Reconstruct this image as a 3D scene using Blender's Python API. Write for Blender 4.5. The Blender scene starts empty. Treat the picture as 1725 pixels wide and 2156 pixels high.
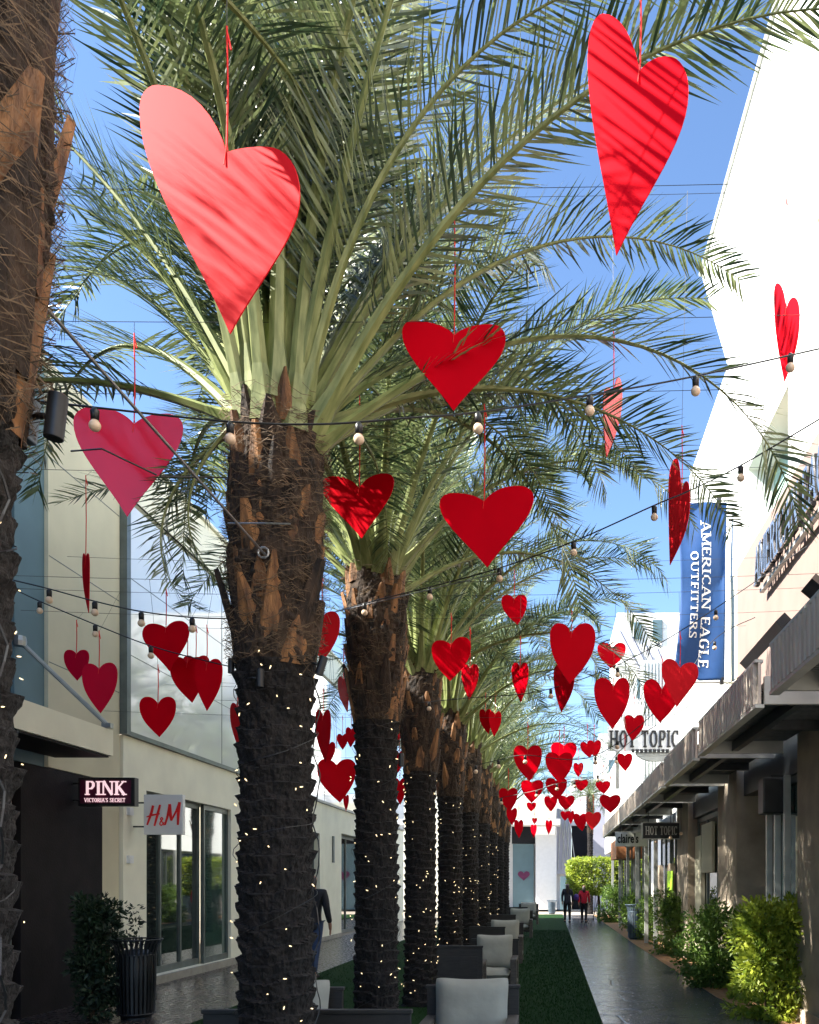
import bpy, math, random
from mathutils import Vector, Matrix, Euler, noise
PI = math.pi
S = bpy.context.scene
COL = S.collection
# ------------------------------------------------------------------ camera, world, sun, exposure
F, VX, VY, CH = 1857.0, 1160.0, 1858.0, 1.7          # focal length and vanishing point on a 1725x2156 grid, eye height
cam_d = bpy.data.cameras.new("camera"); cam = bpy.data.objects.new("camera", cam_d); COL.objects.link(cam)
cam.location = (0, 0, CH); cam.rotation_euler = (PI/2, 0, 0)
cam_d.sensor_fit = 'VERTICAL'; cam_d.sensor_height = 36; cam_d.sensor_width = 36
cam_d.lens = 36*F/2156
cam_d.shift_x = -(VX-862.5)/2156; cam_d.shift_y = (VY-1078)/2156
cam_d.clip_start = .05; cam_d.clip_end = 3000
S.camera = cam
SUN_OFF, SUN_EL = math.radians(15), math.radians(41.3)
to_sun = Vector((-math.cos(SUN_OFF)*math.cos(SUN_EL), -math.sin(SUN_OFF)*math.cos(SUN_EL), math.sin(SUN_EL)))
w = bpy.data.worlds.new("World"); S.world = w; w.use_nodes = True
nt = w.node_tree; bg = nt.nodes['Background']
sky = nt.nodes.new('ShaderNodeTexSky'); sky.sky_type = 'NISHITA'; sky.sun_disc = False
sky.sun_elevation = SUN_EL; sky.sun_rotation = math.atan2(to_sun.x, to_sun.y)
sky.air_density = 1.0; sky.dust_density = .3; sky.ozone_density = 5
nt.links.new(sky.outputs[0], bg.inputs[0]); bg.inputs[1].default_value = .088
sd = bpy.data.lights.new("sun", 'SUN'); sd.energy = 5.0; sd.angle = math.radians(.5); sd.color = (1, .95, .86)
so = bpy.data.objects.new("sun", sd); COL.objects.link(so); so.location = (-20, -10, 30)
so.rotation_euler = to_sun.to_track_quat('Z', 'Y').to_euler()
S.view_settings.view_transform = 'Standard'; S.view_settings.look = 'None'
S.view_settings.exposure = 1.95; S.view_settings.gamma = 1

# ------------------------------------------------------------------ helpers
def P(x, y, Y): return Vector(((x-VX)*Y/F, Y, CH+(VY-y)*Y/F))
def R(a): return math.radians(a)

def mat(name, col, rough=.6, var=.15, scale=6, bump=0, bscale=40, metal=0, spec=.5, coat=0, emit=None, col2=None, stretch=None, trans=0, coatr=.1):
    m = bpy.data.materials.new(name); m.use_nodes = True
    n = m.node_tree.nodes; l = m.node_tree.links; b = n['Principled BSDF']
    b.inputs['Roughness'].default_value = rough; b.inputs['Metallic'].default_value = metal
    b.inputs['Specular IOR Level'].default_value = spec
    b.inputs['Coat Weight'].default_value = coat; b.inputs['Coat Roughness'].default_value = coatr
    tc = n.new('ShaderNodeTexCoord'); mp = n.new('ShaderNodeMapping'); l.new(tc.outputs['Object'], mp.inputs[0])
    if stretch: mp.inputs['Scale'].default_value = stretch
    nz = n.new('ShaderNodeTexNoise'); nz.inputs['Scale'].default_value = scale; nz.inputs['Detail'].default_value = 6
    l.new(mp.outputs[0], nz.inputs['Vector'])
    rp = n.new('ShaderNodeValToRGB'); c2 = col2 or [min(1, c*(1+var)) for c in col]
    c1 = col if col2 else [c*(1-var) for c in col]
    rp.color_ramp.elements[0].position = .33; rp.color_ramp.elements[1].position = .68
    rp.color_ramp.elements[0].color = (*c1, 1); rp.color_ramp.elements[1].color = (*c2, 1)
    l.new(nz.outputs[0], rp.inputs[0]); l.new(rp.outputs[0], b.inputs['Base Color'])
    if bump:
        nb = n.new('ShaderNodeTexNoise'); nb.inputs['Scale'].default_value = bscale; nb.inputs['Detail'].default_value = 5
        l.new(mp.outputs[0], nb.inputs['Vector'])
        bp = n.new('ShaderNodeBump'); bp.inputs['Strength'].default_value = bump; bp.inputs['Distance'].default_value = .02
        l.new(nb.outputs[0], bp.inputs['Height']); l.new(bp.outputs[0], b.inputs['Normal'])
    if emit:
        b.inputs['Emission Color'].default_value = (*emit[:3], 1); b.inputs['Emission Strength'].default_value = emit[3]
    if trans:
        t = n.new('ShaderNodeBsdfTranslucent'); l.new(rp.outputs[0], t.inputs[0])
        mx = n.new('ShaderNodeMixShader'); mx.inputs[0].default_value = trans
        o = n['Material Output']; l.new(b.outputs[0], mx.inputs[1]); l.new(t.outputs[0], mx.inputs[2]); l.new(mx.outputs[0], o.inputs[0])
    return m

M = {}
M['red'] = mat('red_plastic', (.60, .0003, .009), .36, .06, 3, spec=.03, bump=.05, bscale=2.5)
M['red_gloss'] = mat('red_gloss_plastic', (.62, .002, .03), .07, .05, 3, spec=.6, bump=.05, bscale=1.5)
M['red_sheen'] = mat('red_satin_plastic', (.74, .010, .018), .6, .06, 3, spec=.09, bump=.03, bscale=2.5)
M['red_edge'] = mat('red_cord', (.75, .02, .02), .8)
M['wire'] = mat('dark_wire', (.03, .03, .03), .5)
M['steel'] = mat('steel_wire', (.35, .37, .38), .35, metal=.8)
M['leaf'] = mat('palm_leaflet', (.045, .09, .035), .3, col2=(.30, .35, .15), scale=3, spec=.8, trans=.34)
M['leaf2'] = mat('palm_leaflet_dark', (.014, .04, .024), .4, col2=(.06, .10, .045), scale=3, spec=.6, trans=.22)
M['petiole'] = mat('palm_petiole', (.10, .135, .035), .45, col2=(.29, .32, .12), scale=5, stretch=(1, 6, 6), spec=.5)
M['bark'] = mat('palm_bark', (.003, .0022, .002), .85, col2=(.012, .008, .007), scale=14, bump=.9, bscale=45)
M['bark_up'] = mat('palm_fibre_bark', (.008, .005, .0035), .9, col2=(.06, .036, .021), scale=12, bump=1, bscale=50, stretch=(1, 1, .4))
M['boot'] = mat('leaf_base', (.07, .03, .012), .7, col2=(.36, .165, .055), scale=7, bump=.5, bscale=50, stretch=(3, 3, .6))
M['boot_cut'] = mat('leaf_base_cut', (.26, .14, .06), .8, col2=(.42, .26, .13), scale=30)
M['fibre'] = mat('fibre', (.03, .02, .011), .9, col2=(.17, .11, .06), scale=20)
M['cream'] = mat('cream_stucco', (.85, .82, .67), .8, .06, 1.5, bump=.12, bscale=90)
M['beige'] = mat('beige_stucco', (.60, .55, .40), .8, .07, 1.2, bump=.12, bscale=90)
M['teal'] = mat('bluegrey_panel', (.10, .17, .20), .6, .06, 2)
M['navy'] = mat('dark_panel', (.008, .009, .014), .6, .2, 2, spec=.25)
M['brown'] = mat('dark_brown_stone', (.012, .009, .010), .75, .25, 3, bump=.2, spec=.2)
M['glosspanel'] = mat('glossy_white_panel', (.80, .81, .80), .05, .03, 1, spec=.9, coat=.9, coatr=.02)
M['trim'] = mat('grey_metal_trim', (.13, .15, .14), .4, metal=.4)
M['glass'] = mat('dark_window_glass', (.015, .022, .022), .03, spec=1, coat=1, coatr=.01)
M['doorglass'] = mat('green_window_glass', (.03, .065, .055), .05, spec=1, coat=.6, coatr=.02)
M['sill'] = mat('stone_sill', (.30, .28, .24), .6)
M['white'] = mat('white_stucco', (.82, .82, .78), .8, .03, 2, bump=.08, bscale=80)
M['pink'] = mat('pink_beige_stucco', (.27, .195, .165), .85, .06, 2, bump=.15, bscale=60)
M['palecream'] = mat('pale_cream_stucco', (.72, .68, .50), .8, .04, 2)
M['palegreen'] = mat('pale_green_panel', (.40, .58, .50), .6, .04, 2)
M['whitemetal'] = mat('white_corrugated_metal', (.68, .70, .67), .5, .05, 3)
M['stone'] = mat('tan_pillar_stone', (.40, .33, .25), .8, .2, 2.5, bump=.25, bscale=50)
M['fascia'] = mat('fascia_metal', (.60, .52, .44), .5, .12, 4, metal=.1)
M['canopy_dark'] = mat('canopy_steel', (.035, .04, .045), .35, .25, 8, metal=.5)
M['rib'] = mat('galvanised_deck', (.12, .14, .15), .35, .35, 14, metal=.6)
M['lightmetal'] = mat('light_grey_steel', (.48, .49, .46), .4, .1, 5, metal=.3)
M['black'] = mat('black_metal', (.010, .011, .013), .4, .3, 8)
M['blackletter'] = mat('black_letter', (.012, .012, .014), .5)
M['chrome'] = mat('brushed_letter_metal', (.55, .56, .56), .25, metal=.9)
M['blue'] = mat('blue_banner_cloth', (.006, .06, .21), .7, .08, 3, trans=.15)
M['white_paint'] = mat('white_paint', (.82, .82, .80), .6, .02)
M['signred'] = mat('sign_red', (.80, .01, .012), .5)
M['plum'] = mat('plum_sign', (.075, .004, .030), .4)
M['pinkwhite'] = mat('pale_pink_letter', (.85, .62, .66), .5, emit=(.9, .62, .66, .25))
M['signwhite'] = mat('sign_white', (.78, .79, .80), .4, .02)
M['cushion'] = mat('grey_cushion', (.30, .30, .26), .9, .08, 5, bump=.25, bscale=14)
M['frame'] = mat('dark_weathered_wood', (.018, .016, .015), .6, .3, 9, stretch=(1, 6, 6))
M['woodgrey'] = mat('grey_weathered_wood', (.08, .07, .06), .6, .3, 9, stretch=(1, 6, 6))
M['pillarwhite'] = mat('white_wall_far', (.78, .78, .78), .8, .03)
M['lavender'] = mat('lavender_grey_wall', (.40, .40, .46), .7, .06, 1)
M['terracotta'] = mat('orange_brown_wall', (.40, .16, .06), .7)
M['bluebin'] = mat('blue_grey_bin_metal', (.10, .14, .18), .4, .2, 6, metal=.3)
M['skin'] = mat('skin', (.38, .20, .13), .5, .05)
M['navycloth'] = mat('navy_cloth', (.012, .014, .022), .8, .2)
M['jeans'] = mat('denim', (.025, .05, .12), .8, .2, 20)
M['redcloth'] = mat('red_cloth', (.55, .01, .03), .8)
M['blackcloth'] = mat('black_cloth', (.012, .010, .012), .8)
M['hair'] = mat('dark_hair', (.02, .012, .01), .5)
M['bulb'] = mat('frosted_bulb', (.80, .60, .42), .3, .02, spec=.6)
M['mini'] = mat('mini_bulb', (.9, .75, .4), .3, emit=(1, .78, .45, .55))
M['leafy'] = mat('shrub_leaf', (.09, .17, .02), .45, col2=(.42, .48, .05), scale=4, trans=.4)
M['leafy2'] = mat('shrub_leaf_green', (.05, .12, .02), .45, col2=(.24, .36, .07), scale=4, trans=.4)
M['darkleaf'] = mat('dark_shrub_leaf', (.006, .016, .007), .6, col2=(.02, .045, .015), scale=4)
M['stem'] = mat('stem_wood', (.08, .05, .03), .8)
M['lime'] = mat('lime_poster', (.42, .75, .02), .5)

class MB:
    def __init__(s): s.v = []; s.f = []; s.m = []
    def face(s, pts, mi=0):
        i = len(s.v); s.v += [tuple(p) for p in pts]; s.f.append(tuple(range(i, i+len(pts)))); s.m.append(mi)
    def raw(s, vs, fs, mi=0):
        i = len(s.v); s.v += [tuple(p) for p in vs]
        for f in fs: s.f.append(tuple(i+k for k in f)); s.m.append(mi)
    def box(s, a, b, mi=0):
        (x0, y0, z0), (x1, y1, z1) = a, b
        if x0 > x1: x0, x1 = x1, x0
        if y0 > y1: y0, y1 = y1, y0
        if z0 > z1: z0, z1 = z1, z0
        s.raw([(x0,y0,z0),(x1,y0,z0),(x1,y1,z0),(x0,y1,z0),(x0,y0,z1),(x1,y0,z1),(x1,y1,z1),(x0,y1,z1)],
              [(3,2,1,0),(4,5,6,7),(0,1,5,4),(1,2,6,5),(2,3,7,6),(3,0,4,7)], mi)
    def prism(s, poly, ext, mi=0):      # poly 3d points, ext vector
        n = len(poly); e = Vector(ext)
        vs = [Vector(p) for p in poly]; vs += [p+e for p in vs]
        s.raw(vs, [tuple(range(n-1, -1, -1)), tuple(range(n, 2*n))]+[(k, (k+1) % n, n+(k+1) % n, n+k) for k in range(n)], mi)
    def tube(s, pts, r, seg=6, mi=0, caps=True):
        pts = [Vector(p) for p in pts]; n = len(pts)
        rs = r if isinstance(r, (list, tuple)) else [r]*n
        i0 = len(s.v); prev = None
        for k, p in enumerate(pts):
            t = (pts[min(k+1, n-1)]-pts[max(k-1, 0)]).normalized()
            if prev is None:
                a = t.cross(Vector((0, 0, 1)));
                if a.length < .01: a = Vector((1, 0, 0))
            else: a = prev-t*prev.dot(t)
            a.normalize(); prev = a; b = t.cross(a)
            for q in range(seg):
                an = 2*PI*q/seg; s.v.append(tuple(p+(a*math.cos(an)+b*math.sin(an))*rs[k]))
        for k in range(n-1):
            for q in range(seg):
                s.f.append((i0+k*seg+q, i0+k*seg+(q+1) % seg, i0+(k+1)*seg+(q+1) % seg, i0+(k+1)*seg+q)); s.m.append(mi)
        if caps:
            s.f.append(tuple(i0+q for q in range(seg-1, -1, -1))); s.m.append(mi)
            s.f.append(tuple(i0+(n-1)*seg+q for q in range(seg))); s.m.append(mi)
    def lathe(s, prof, c=(0, 0, 0), seg=20, mi=0):
        i0 = len(s.v)
        for r, z in prof:
            for q in range(seg):
                a = 2*PI*q/seg; s.v.append((c[0]+r*math.cos(a), c[1]+r*math.sin(a), c[2]+z))
        for k in range(len(prof)-1):
            for q in range(seg):
                s.f.append((i0+k*seg+q, i0+k*seg+(q+1) % seg, i0+(k+1)*seg+(q+1) % seg, i0+(k+1)*seg+q)); s.m.append(mi)
    def mesh(s, name, mats, smooth=False):
        me = bpy.data.meshes.new(name); me.from_pydata(s.v, [], s.f)
        for m in (mats if isinstance(mats, (list, tuple)) else [mats]): me.materials.append(M[m] if isinstance(m, str) else m)
        me.polygons.foreach_set('material_index', s.m)
        if smooth: me.polygons.foreach_set('use_smooth', [True]*len(s.f))
        me.update(); return me
    def obj(s, name, mats, parent=None, smooth=False, bevel=0, loc=None):
        o = bpy.data.objects.new(name, s.mesh(name, mats, smooth)); COL.objects.link(o)
        if parent: o.parent = parent
        if loc: o.location = loc
        if bevel:
            md = o.modifiers.new('bevel', 'BEVEL'); md.width = bevel; md.segments = 2; md.limit_method = 'ANGLE'
        return o
def each(mb, name, mats, parent=None, **kw):
    # one object per connected piece of the builder
    par = list(range(len(mb.v)))
    def fd(a):
        while par[a] != a: par[a] = par[par[a]]; a = par[a]
        return a
    for f in mb.f:
        r0 = fd(f[0])
        for q in f[1:]: par[fd(q)] = r0
    comp = {}
    for f, m in zip(mb.f, mb.m): comp.setdefault(fd(f[0]), []).append((f, m))
    out = []
    for fs in comp.values():
        b = MB(); mp = {}
        for f, m in fs:
            g = []
            for q in f:
                if q not in mp: mp[q] = len(b.v); b.v.append(mb.v[q])
                g.append(mp[q])
            b.f.append(tuple(g)); b.m.append(m)
        out.append(b.obj(name, mats, parent, **kw))
    return out
def tag(o, label, cat, group=None, kind=None):
    if label: o['label'] = label
    if cat: o['category'] = cat
    if group: o['group'] = group
    if kind: o['kind'] = kind
    return o
def thing(name, label, cat, loc=(0, 0, 0), rz=0, group=None):
    o = bpy.data.objects.new(name, None); COL.objects.link(o); o.location = loc; o.rotation_euler = (0, 0, rz)
    o.empty_display_size = .2
    return tag(o, label, cat, group)
def place(name, me, parent=None, loc=(0, 0, 0), rot=(0, 0, 0), sc=(1, 1, 1)):
    o = bpy.data.objects.new(name, me); COL.objects.link(o); o.location = loc; o.rotation_euler = rot; o.scale = sc
    if parent: o.parent = parent
    return o
def local(root, pts): return [Vector(p)-root.location for p in pts]

# ---- a small serif stroke font (cell height 1), strokes = (x0,y0,x1,y1,width)
T, t = .17, .085
GL = {
 'A': (.86, [(.07,0,.43,1,t),(.79,0,.43,1,T),(.2,.33,.66,.33,t)], [(.07,0),(.79,0)]),
 'M': (1.0, [(.12,0,.12,1,t),(.12,1,.5,.1,T),(.5,.1,.88,1,t),(.88,0,.88,1,T)], [(.12,0),(.88,0),(.1,1),(.9,1)]),
 'E': (.68, [(.16,0,.16,1,T),(.1,.04,.62,.04,t),(.1,.96,.6,.96,t),(.16,.52,.5,.52,t),(.61,.0,.61,.2,t),(.59,.82,.59,1,t),(.48,.42,.48,.62,t)], []),
 'F': (.66, [(.16,0,.16,1,T),(.1,.96,.6,.96,t),(.16,.5,.5,.5,t),(.59,.8,.59,1,t),(.48,.4,.48,.6,t)], [(.16,0)]),
 'R': (.82, [(.16,0,.16,1,T),(.1,.96,.48,.96,t),(.48,.96,.62,.86,T*.8),(.62,.88,.62,.64,T),(.62,.66,.46,.5,T*.8),(.16,.5,.48,.5,t),(.42,.5,.74,0,T)], [(.16,0),(.74,0)]),
 'P': (.74, [(.16,0,.16,1,T),(.1,.96,.48,.96,t),(.48,.96,.62,.86,T*.8),(.62,.88,.62,.6,T),(.62,.62,.46,.46,T*.8),(.16,.46,.48,.46,t)], [(.16,0)]),
 'I': (.36, [(.18,0,.18,1,T)], [(.18,0),(.18,1)]),
 'C': (.78, [(.14,.28,.14,.72,T),(.14,.7,.32,.95,T*.8),(.3,.95,.58,.95,t),(.56,.96,.68,.8,t),(.68,.74,.68,1,t),(.14,.3,.32,.05,T*.8),(.3,.05,.58,.05,t),(.56,.05,.7,.2,t)], []),
 'G': (.84, [(.14,.28,.14,.72,T),(.14,.7,.32,.95,T*.8),(.3,.95,.58,.95,t),(.56,.96,.68,.8,t),(.68,.74,.68,1,t),(.14,.3,.32,.05,T*.8),(.3,.05,.6,.05,t),(.68,.0,.68,.42,T),(.5,.42,.8,.42,t)], []),
 'N': (.9, [(.12,0,.12,1,t),(.12,1,.78,.02,T),(.78,0,.78,1,t)], [(.12,0),(.78,1),(.1,1)]),
 'L': (.66, [(.16,0,.16,1,T),(.1,.04,.62,.04,t),(.6,0,.6,.25,t)], [(.16,1)]),
 'O': (.86, [(.14,.28,.14,.72,T),(.72,.28,.72,.72,T),(.14,.7,.32,.95,T*.8),(.72,.7,.54,.95,T*.8),(.14,.3,.32,.05,T*.8),(.72,.3,.54,.05,T*.8),(.3,.95,.56,.95,t),(.3,.05,.56,.05,t)], []),
 'U': (.88, [(.16,.25,.16,1,T),(.74,.25,.74,1,t),(.16,.28,.32,.05,T*.8),(.74,.28,.6,.05,t),(.3,.05,.6,.05,t)], [(.16,1),(.74,1)]),
 'T': (.74, [(.37,0,.37,1,T),(.05,.96,.69,.96,t),(.07,.78,.07,1,t),(.67,.78,.67,1,t)], [(.37,0)]),
 'S': (.64, [(.1,.06,.5,.06,t),(.5,.05,.54,.35,T*.8),(.54,.3,.12,.68,T*.9),(.12,.64,.16,.94,T*.8),(.14,.95,.5,.95,t),(.53,.75,.53,1,t),(.09,0,.09,.25,t)], []),
 'K': (.88, [(.16,0,.16,1,T),(.16,.4,.7,1,t),(.32,.55,.76,0,T)], [(.16,0),(.16,1),(.74,0),(.7,1)]),
 'H': (.9, [(.16,0,.16,1,T),(.74,0,.74,1,T),(.16,.5,.74,.5,t)], [(.16,0),(.74,0),(.16,1),(.74,1)]),
 'V': (.86, [(.07,1,.43,0,T),(.79,1,.43,0,t)], [(.07,1),(.79,1)]),
 "'": (.25, [(.12,.75,.12,1,t*1.4)], []), ' ': (.4, [], [])}
def text_quads(txt, h, bold=1.0, cond=1.0, gap=.08, serif=.13):
    out = []; x = 0
    for ch in txt:
        wd, st, sf = GL[ch]
        for (a, b, c, d, wt) in st:
            wt = wt*bold
            p = Vector((a*cond, b)); q = Vector((c*cond, d)); dr = (q-p)
            if dr.length < 1e-6: continue
            dr.normalize(); n = Vector((-dr.y, dr.x))*wt/2*(cond if abs(dr.y) > abs(dr.x) else 1)
            out.append([((x+u.x)*h, u.y*h) for u in (p-n, q-n, q+n, p+n)])
        for (a, b) in sf:
            hb = .07*bold; y0 = 0 if b < .5 else 1-hb; sw = serif+.06
            out.append([((x+a*cond-sw*cond)*h, y0*h), ((x+a*cond+sw*cond)*h, y0*h), ((x+a*cond+sw*cond)*h, (y0+hb)*h), ((x+a*cond-sw*cond)*h, (y0+hb)*h)])
        x += wd*cond+gap
    return out, (x-gap)*h
def lettering(txt, h, origin, U, V, depth, matn, parent, name='lettering', width=None, slant=0, **kw):
    """origin = lower left, U/V unit vectors, extruded along UxV (toward the reader) by depth; each quad a hair deeper to avoid shared planes"""
    q, wd = text_quads(txt, h, **kw); U = Vector(U); V = Vector(V); N = U.cross(V)
    sx = width/wd if width else 1
    mb = MB()
    for k, quad in enumerate(q):
        pts = [Vector(origin)+U*((a+slant*b)*sx)+V*b for a, b in quad]
        mb.prism(pts, N*(depth+.00012*(k % 7)))
    r = mb
    for i in range(len(r.v)): r.v[i] = tuple(Vector(r.v[i])-parent.matrix_basis.translation) if parent else r.v[i]
    return mb.obj(name, matn, parent)

# ------------------------------------------------------------------ ground, path, turf
def sheet(name, x0, y0, x1, y1, z, m):
    mb = MB(); mb.face([(x0, y0, z), (x1, y0, z), (x1, y1, z), (x0, y1, z)]); return tag(mb.obj(name, m), None, None, kind='structure')
def stone_path(name, c1, c2, rough, brick=(1.2, .6)):
    m = bpy.data.materials.new(name); m.use_nodes = True; n = m.node_tree.nodes; l = m.node_tree.links; b = n['Principled BSDF']
    tc = n.new('ShaderNodeTexCoord')
    vo = n.new('ShaderNodeTexVoronoi'); vo.feature = 'DISTANCE_TO_EDGE'; vo.inputs['Scale'].default_value = 1.5; vo.inputs['Randomness'].default_value = .9
    nz = n.new('ShaderNodeTexNoise'); nz.inputs['Scale'].default_value = 1.3; nz.inputs['Detail'].default_value = 8
    n2 = n.new('ShaderNodeTexNoise'); n2.inputs['Scale'].default_value = 16; n2.inputs['Detail'].default_value = 8
    for x in (vo, nz, n2): l.new(tc.outputs['Object'], x.inputs['Vector'])
    rp = n.new('ShaderNodeValToRGB'); rp.color_ramp.elements[0].color = (*c1, 1); rp.color_ramp.elements[1].color = (*c2, 1)
    rp.color_ramp.elements[0].position = .35; rp.color_ramp.elements[1].position = .7
    l.new(nz.outputs[0], rp.inputs[0])
    jr = n.new('ShaderNodeValToRGB'); jr.color_ramp.elements[0].color = (.35, .35, .35, 1); jr.color_ramp.elements[1].position = .035
    l.new(vo.outputs[0], jr.inputs[0])
    mx = n.new('ShaderNodeMixRGB'); mx.blend_type = 'MULTIPLY'; mx.inputs[0].default_value = 1
    l.new(rp.outputs[0], mx.inputs[1]); l.new(jr.outputs[0], mx.inputs[2]); l.new(mx.outputs[0], b.inputs['Base Color'])
    rr = n.new('ShaderNodeMapRange'); rr.inputs[3].default_value = rough-.1; rr.inputs[4].default_value = rough+.16
    l.new(n2.outputs[0], rr.inputs[0]); l.new(rr.outputs[0], b.inputs['Roughness'])
    ad = n.new('ShaderNodeMath'); ad.operation = 'MULTIPLY_ADD'; ad.inputs[1].default_value = .8
    l.new(n2.outputs[0], ad.inputs[0]); l.new(jr.outputs[0], ad.inputs[2])
    bp = n.new('ShaderNodeBump'); bp.inputs['Strength'].default_value = .5; bp.inputs['Distance'].default_value = .012
    l.new(ad.outputs[0], bp.inputs['Height']); l.new(bp.outputs[0], b.inputs['Normal'])
    return m
M['pathR'] = stone_path('stamped_concrete', (.06, .065, .078), (.18, .165, .16), .2)
M['pathL'] = stone_path('brown_stamped_concrete', (.03, .022, .02), (.085, .06, .055), .25)
M['ground'] = mat('pale_paving', (.40, .34, .27), .8, .12, 2, bump=.2)
M['turf'] = mat('artificial_turf', (.010, .034, .010), .9, col2=(.022, .06, .018), scale=60, bump=1, bscale=180, spec=.08)
M['mulch'] = mat('orange_gravel', (.34, .17, .07), .9, col2=(.52, .30, .15), scale=18, bump=.8, bscale=60)
sheet('ground', -300, -60, 300, 900, 0, 'ground')
sheet('path', -6.6, -10, -4.3, 47, .004, 'pathL')
mb = MB(); mb.raw([(.62,-10,.004),(2.35,-10,.004),(3.2,7,.004),(2.9,9.5,.004),(2.45,13,.004),(2.3,24,.004),(2.2,46,.004),(.62,46,.004)], [(0,1,2,3,4,5,6,7)])
tag(mb.obj('path', 'pathR'), None, None, kind='structure')
mb = MB(); mb.raw([(3.4,7,.008),(3.4,46,.008),(2.2,46,.008),(2.3,24,.008),(2.45,13,.008),(2.9,9.5,.008),(3.2,7,.008)], [(0,1,2,3,4,5,6)])
tag(mb.obj('planting_strip', 'mulch'), None, None, kind='structure')
# turf: slightly raised slab with a soft pile
mb = MB(); mb.box((-4.3, -10, 0), (.62, 46.5, .02)); tag(mb.obj('turf', 'turf'), None, None, kind='structure')
rnd = random.Random(5); mb = MB()
for k in range(26000):
    y = 5+26*rnd.random()**1.4; x = -4.28+4.88*rnd.random() if rnd.random() < .5 else -.6+1.2*rnd.random()
    a = rnd.random()*PI; dx, dy = math.cos(a)*.006, math.sin(a)*.006; hgt = .02+.02*rnd.random(); lx, ly = rnd.gauss(0, .012), rnd.gauss(0, .012)
    mb.face([(x-dx, y-dy, .0205), (x+dx, y+dy, .0205), (x+lx, y+ly, .0205+hgt)])
tag(mb.obj('grass', 'turf'), 'short dark green blades of the artificial turf strip', 'grass', kind='stuff')

# ------------------------------------------------------------------ left side buildings
XW = -6.6
bh = thing('shop_building', 'long cream shop building with a glossy pale upper panel and tall glass shopfront', 'building', (XW, 13.6, 0))
L = bh.location
def lbox(mb, a, b, root): mb.box([a[i]-root.location[i] for i in range(3)], [b[i]-root.location[i] for i in range(3)])
mb = MB(); YE = 39.5
WIN = (14.4, 18.2, .14, 3.2); DOOR = (27.8, 33, 0, 3.25)
def wall_x(mb, root, x, thick, y0, y1, z0, z1, holes):
    ys = sorted({y0, y1, *[h[0] for h in holes], *[h[1] for h in holes]})
    for a, b in zip(ys[:-1], ys[1:]):
        hs = [h for h in holes if h[0] <= a and h[1] >= b]
        z = z0
        for h in sorted(hs, key=lambda q: q[2]):
            if h[2] > z: lbox(mb, (x, a, z), (x+thick, b, h[2]), root)
            z = h[3]
        if z < z1: lbox(mb, (x, a, z), (x+thick, b, z1), root)
wall_x(mb, bh, XW-.4, .4, 13.62, YE, 0, 3.98, [WIN, DOOR, (21.5, 25.2, .14, 3.1)])
lbox(mb, (XW-12, 13.62, 0), (XW-.41, 13.9, 8.0), bh); lbox(mb, (XW-12, YE-.3, 0), (XW-.41, YE, 8.0), bh)
mb.obj('wall', 'cream', bh)
mb = MB(); lbox(mb, (XW-.35, 13.66, 4.06), (XW+.03, YE-.02, 7.62), bh); mb.obj('upper_panel', 'glosspanel', bh)
mb = MB()
for y in (17.6, 21.6, 25.6, 29.6, 33.6): lbox(mb, (XW+.03, y, 4.07), (XW+.036, y+.02, 7.6), bh)
for z in (5.25, 6.45): lbox(mb, (XW+.03, 13.7, z), (XW+.034, YE-.1, z+.012), bh)
each(mb, 'panel_joint', 'trim', bh)
mb = MB(); lbox(mb, (XW-.02, 13.53, 3.98), (XW+.10, 13.655, 7.64), bh); lbox(mb, (XW-.02, 13.655, 3.985), (XW+.06, YE-.02, 4.055), bh); mb.obj('panel_frame', 'trim', bh)
mb = MB(); lbox(mb, (XW-.4, 13.62, 7.7), (XW+.06, YE, 8.5), bh); lbox(mb, (XW-.45, 13.5, 8.503), (XW+.12, YE, 8.56), bh); lbox(mb, (XW-12, 13.9, 8.0), (XW-.42, YE-.1, 8.2), bh); mb.obj('roof', 'cream', bh)
def shopfront(root, y0, y1, z0, z1, xg, n, doors=True, gm='doorglass'):
    fr = MB(); 
    ys = [y0+(y1-y0)*k/n for k in range(n+1)]
    for y in ys: lbox(fr, (xg-.03, y-.03, z0), (xg+.04, y+.03, z1), root)
    lbox(fr, (xg-.028, y0+.031, z1-.1), (xg+.038, y1-.031, z1-.002), root); lbox(fr, (xg-.028, y0+.031, z0+.001), (xg+.038, y1-.031, z0+.12), root)
    f = fr.obj('window', 'trim', root)
    for a, b in zip(ys[:-1], ys[1:]):
        p = MB(); p.box((xg-.005-root.location.x, a+.03-root.location.y, z0+.12-root.location.z), (xg+.007-root.location.x, b-.03-root.location.y, z1-.1-root.location.z))
        p.obj('pane', gm, f)
    return f
shopfront(bh, 14.4, 16.9, .14, 3.2, XW-.18, 3, gm='glass'); shopfront(bh, 16.96, 18.2, .14, 3.2, XW-.1, 1); shopfront(bh, 21.5, 25.2, .14, 3.1, XW-.2, 3)
shopfront(bh, 27.8, 33, .02, 3.25, XW-.3, 3, gm='glass')
mb = MB(); lbox(mb, (XW-.4, 14.35, 0), (XW+.06, 18.3, .135), bh); lbox(mb, (XW-.02, 18.31, 0), (XW+.03, 27.8, .12), bh); mb.obj('sill', 'sill', bh)
mb = MB(); lbox(mb, (XW, 26.6, 2.3), (XW+.05, 26.75, 3.1), bh); mb.obj('wall_light', 'trim', bh)
mb = MB()
for z in (2.0, 2.75): lbox(mb, (XW, 13.72, z), (XW+.05, 13.85, z+.12), bh)
each(mb, 'wall_bracket', 'signwhite', bh)
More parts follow.
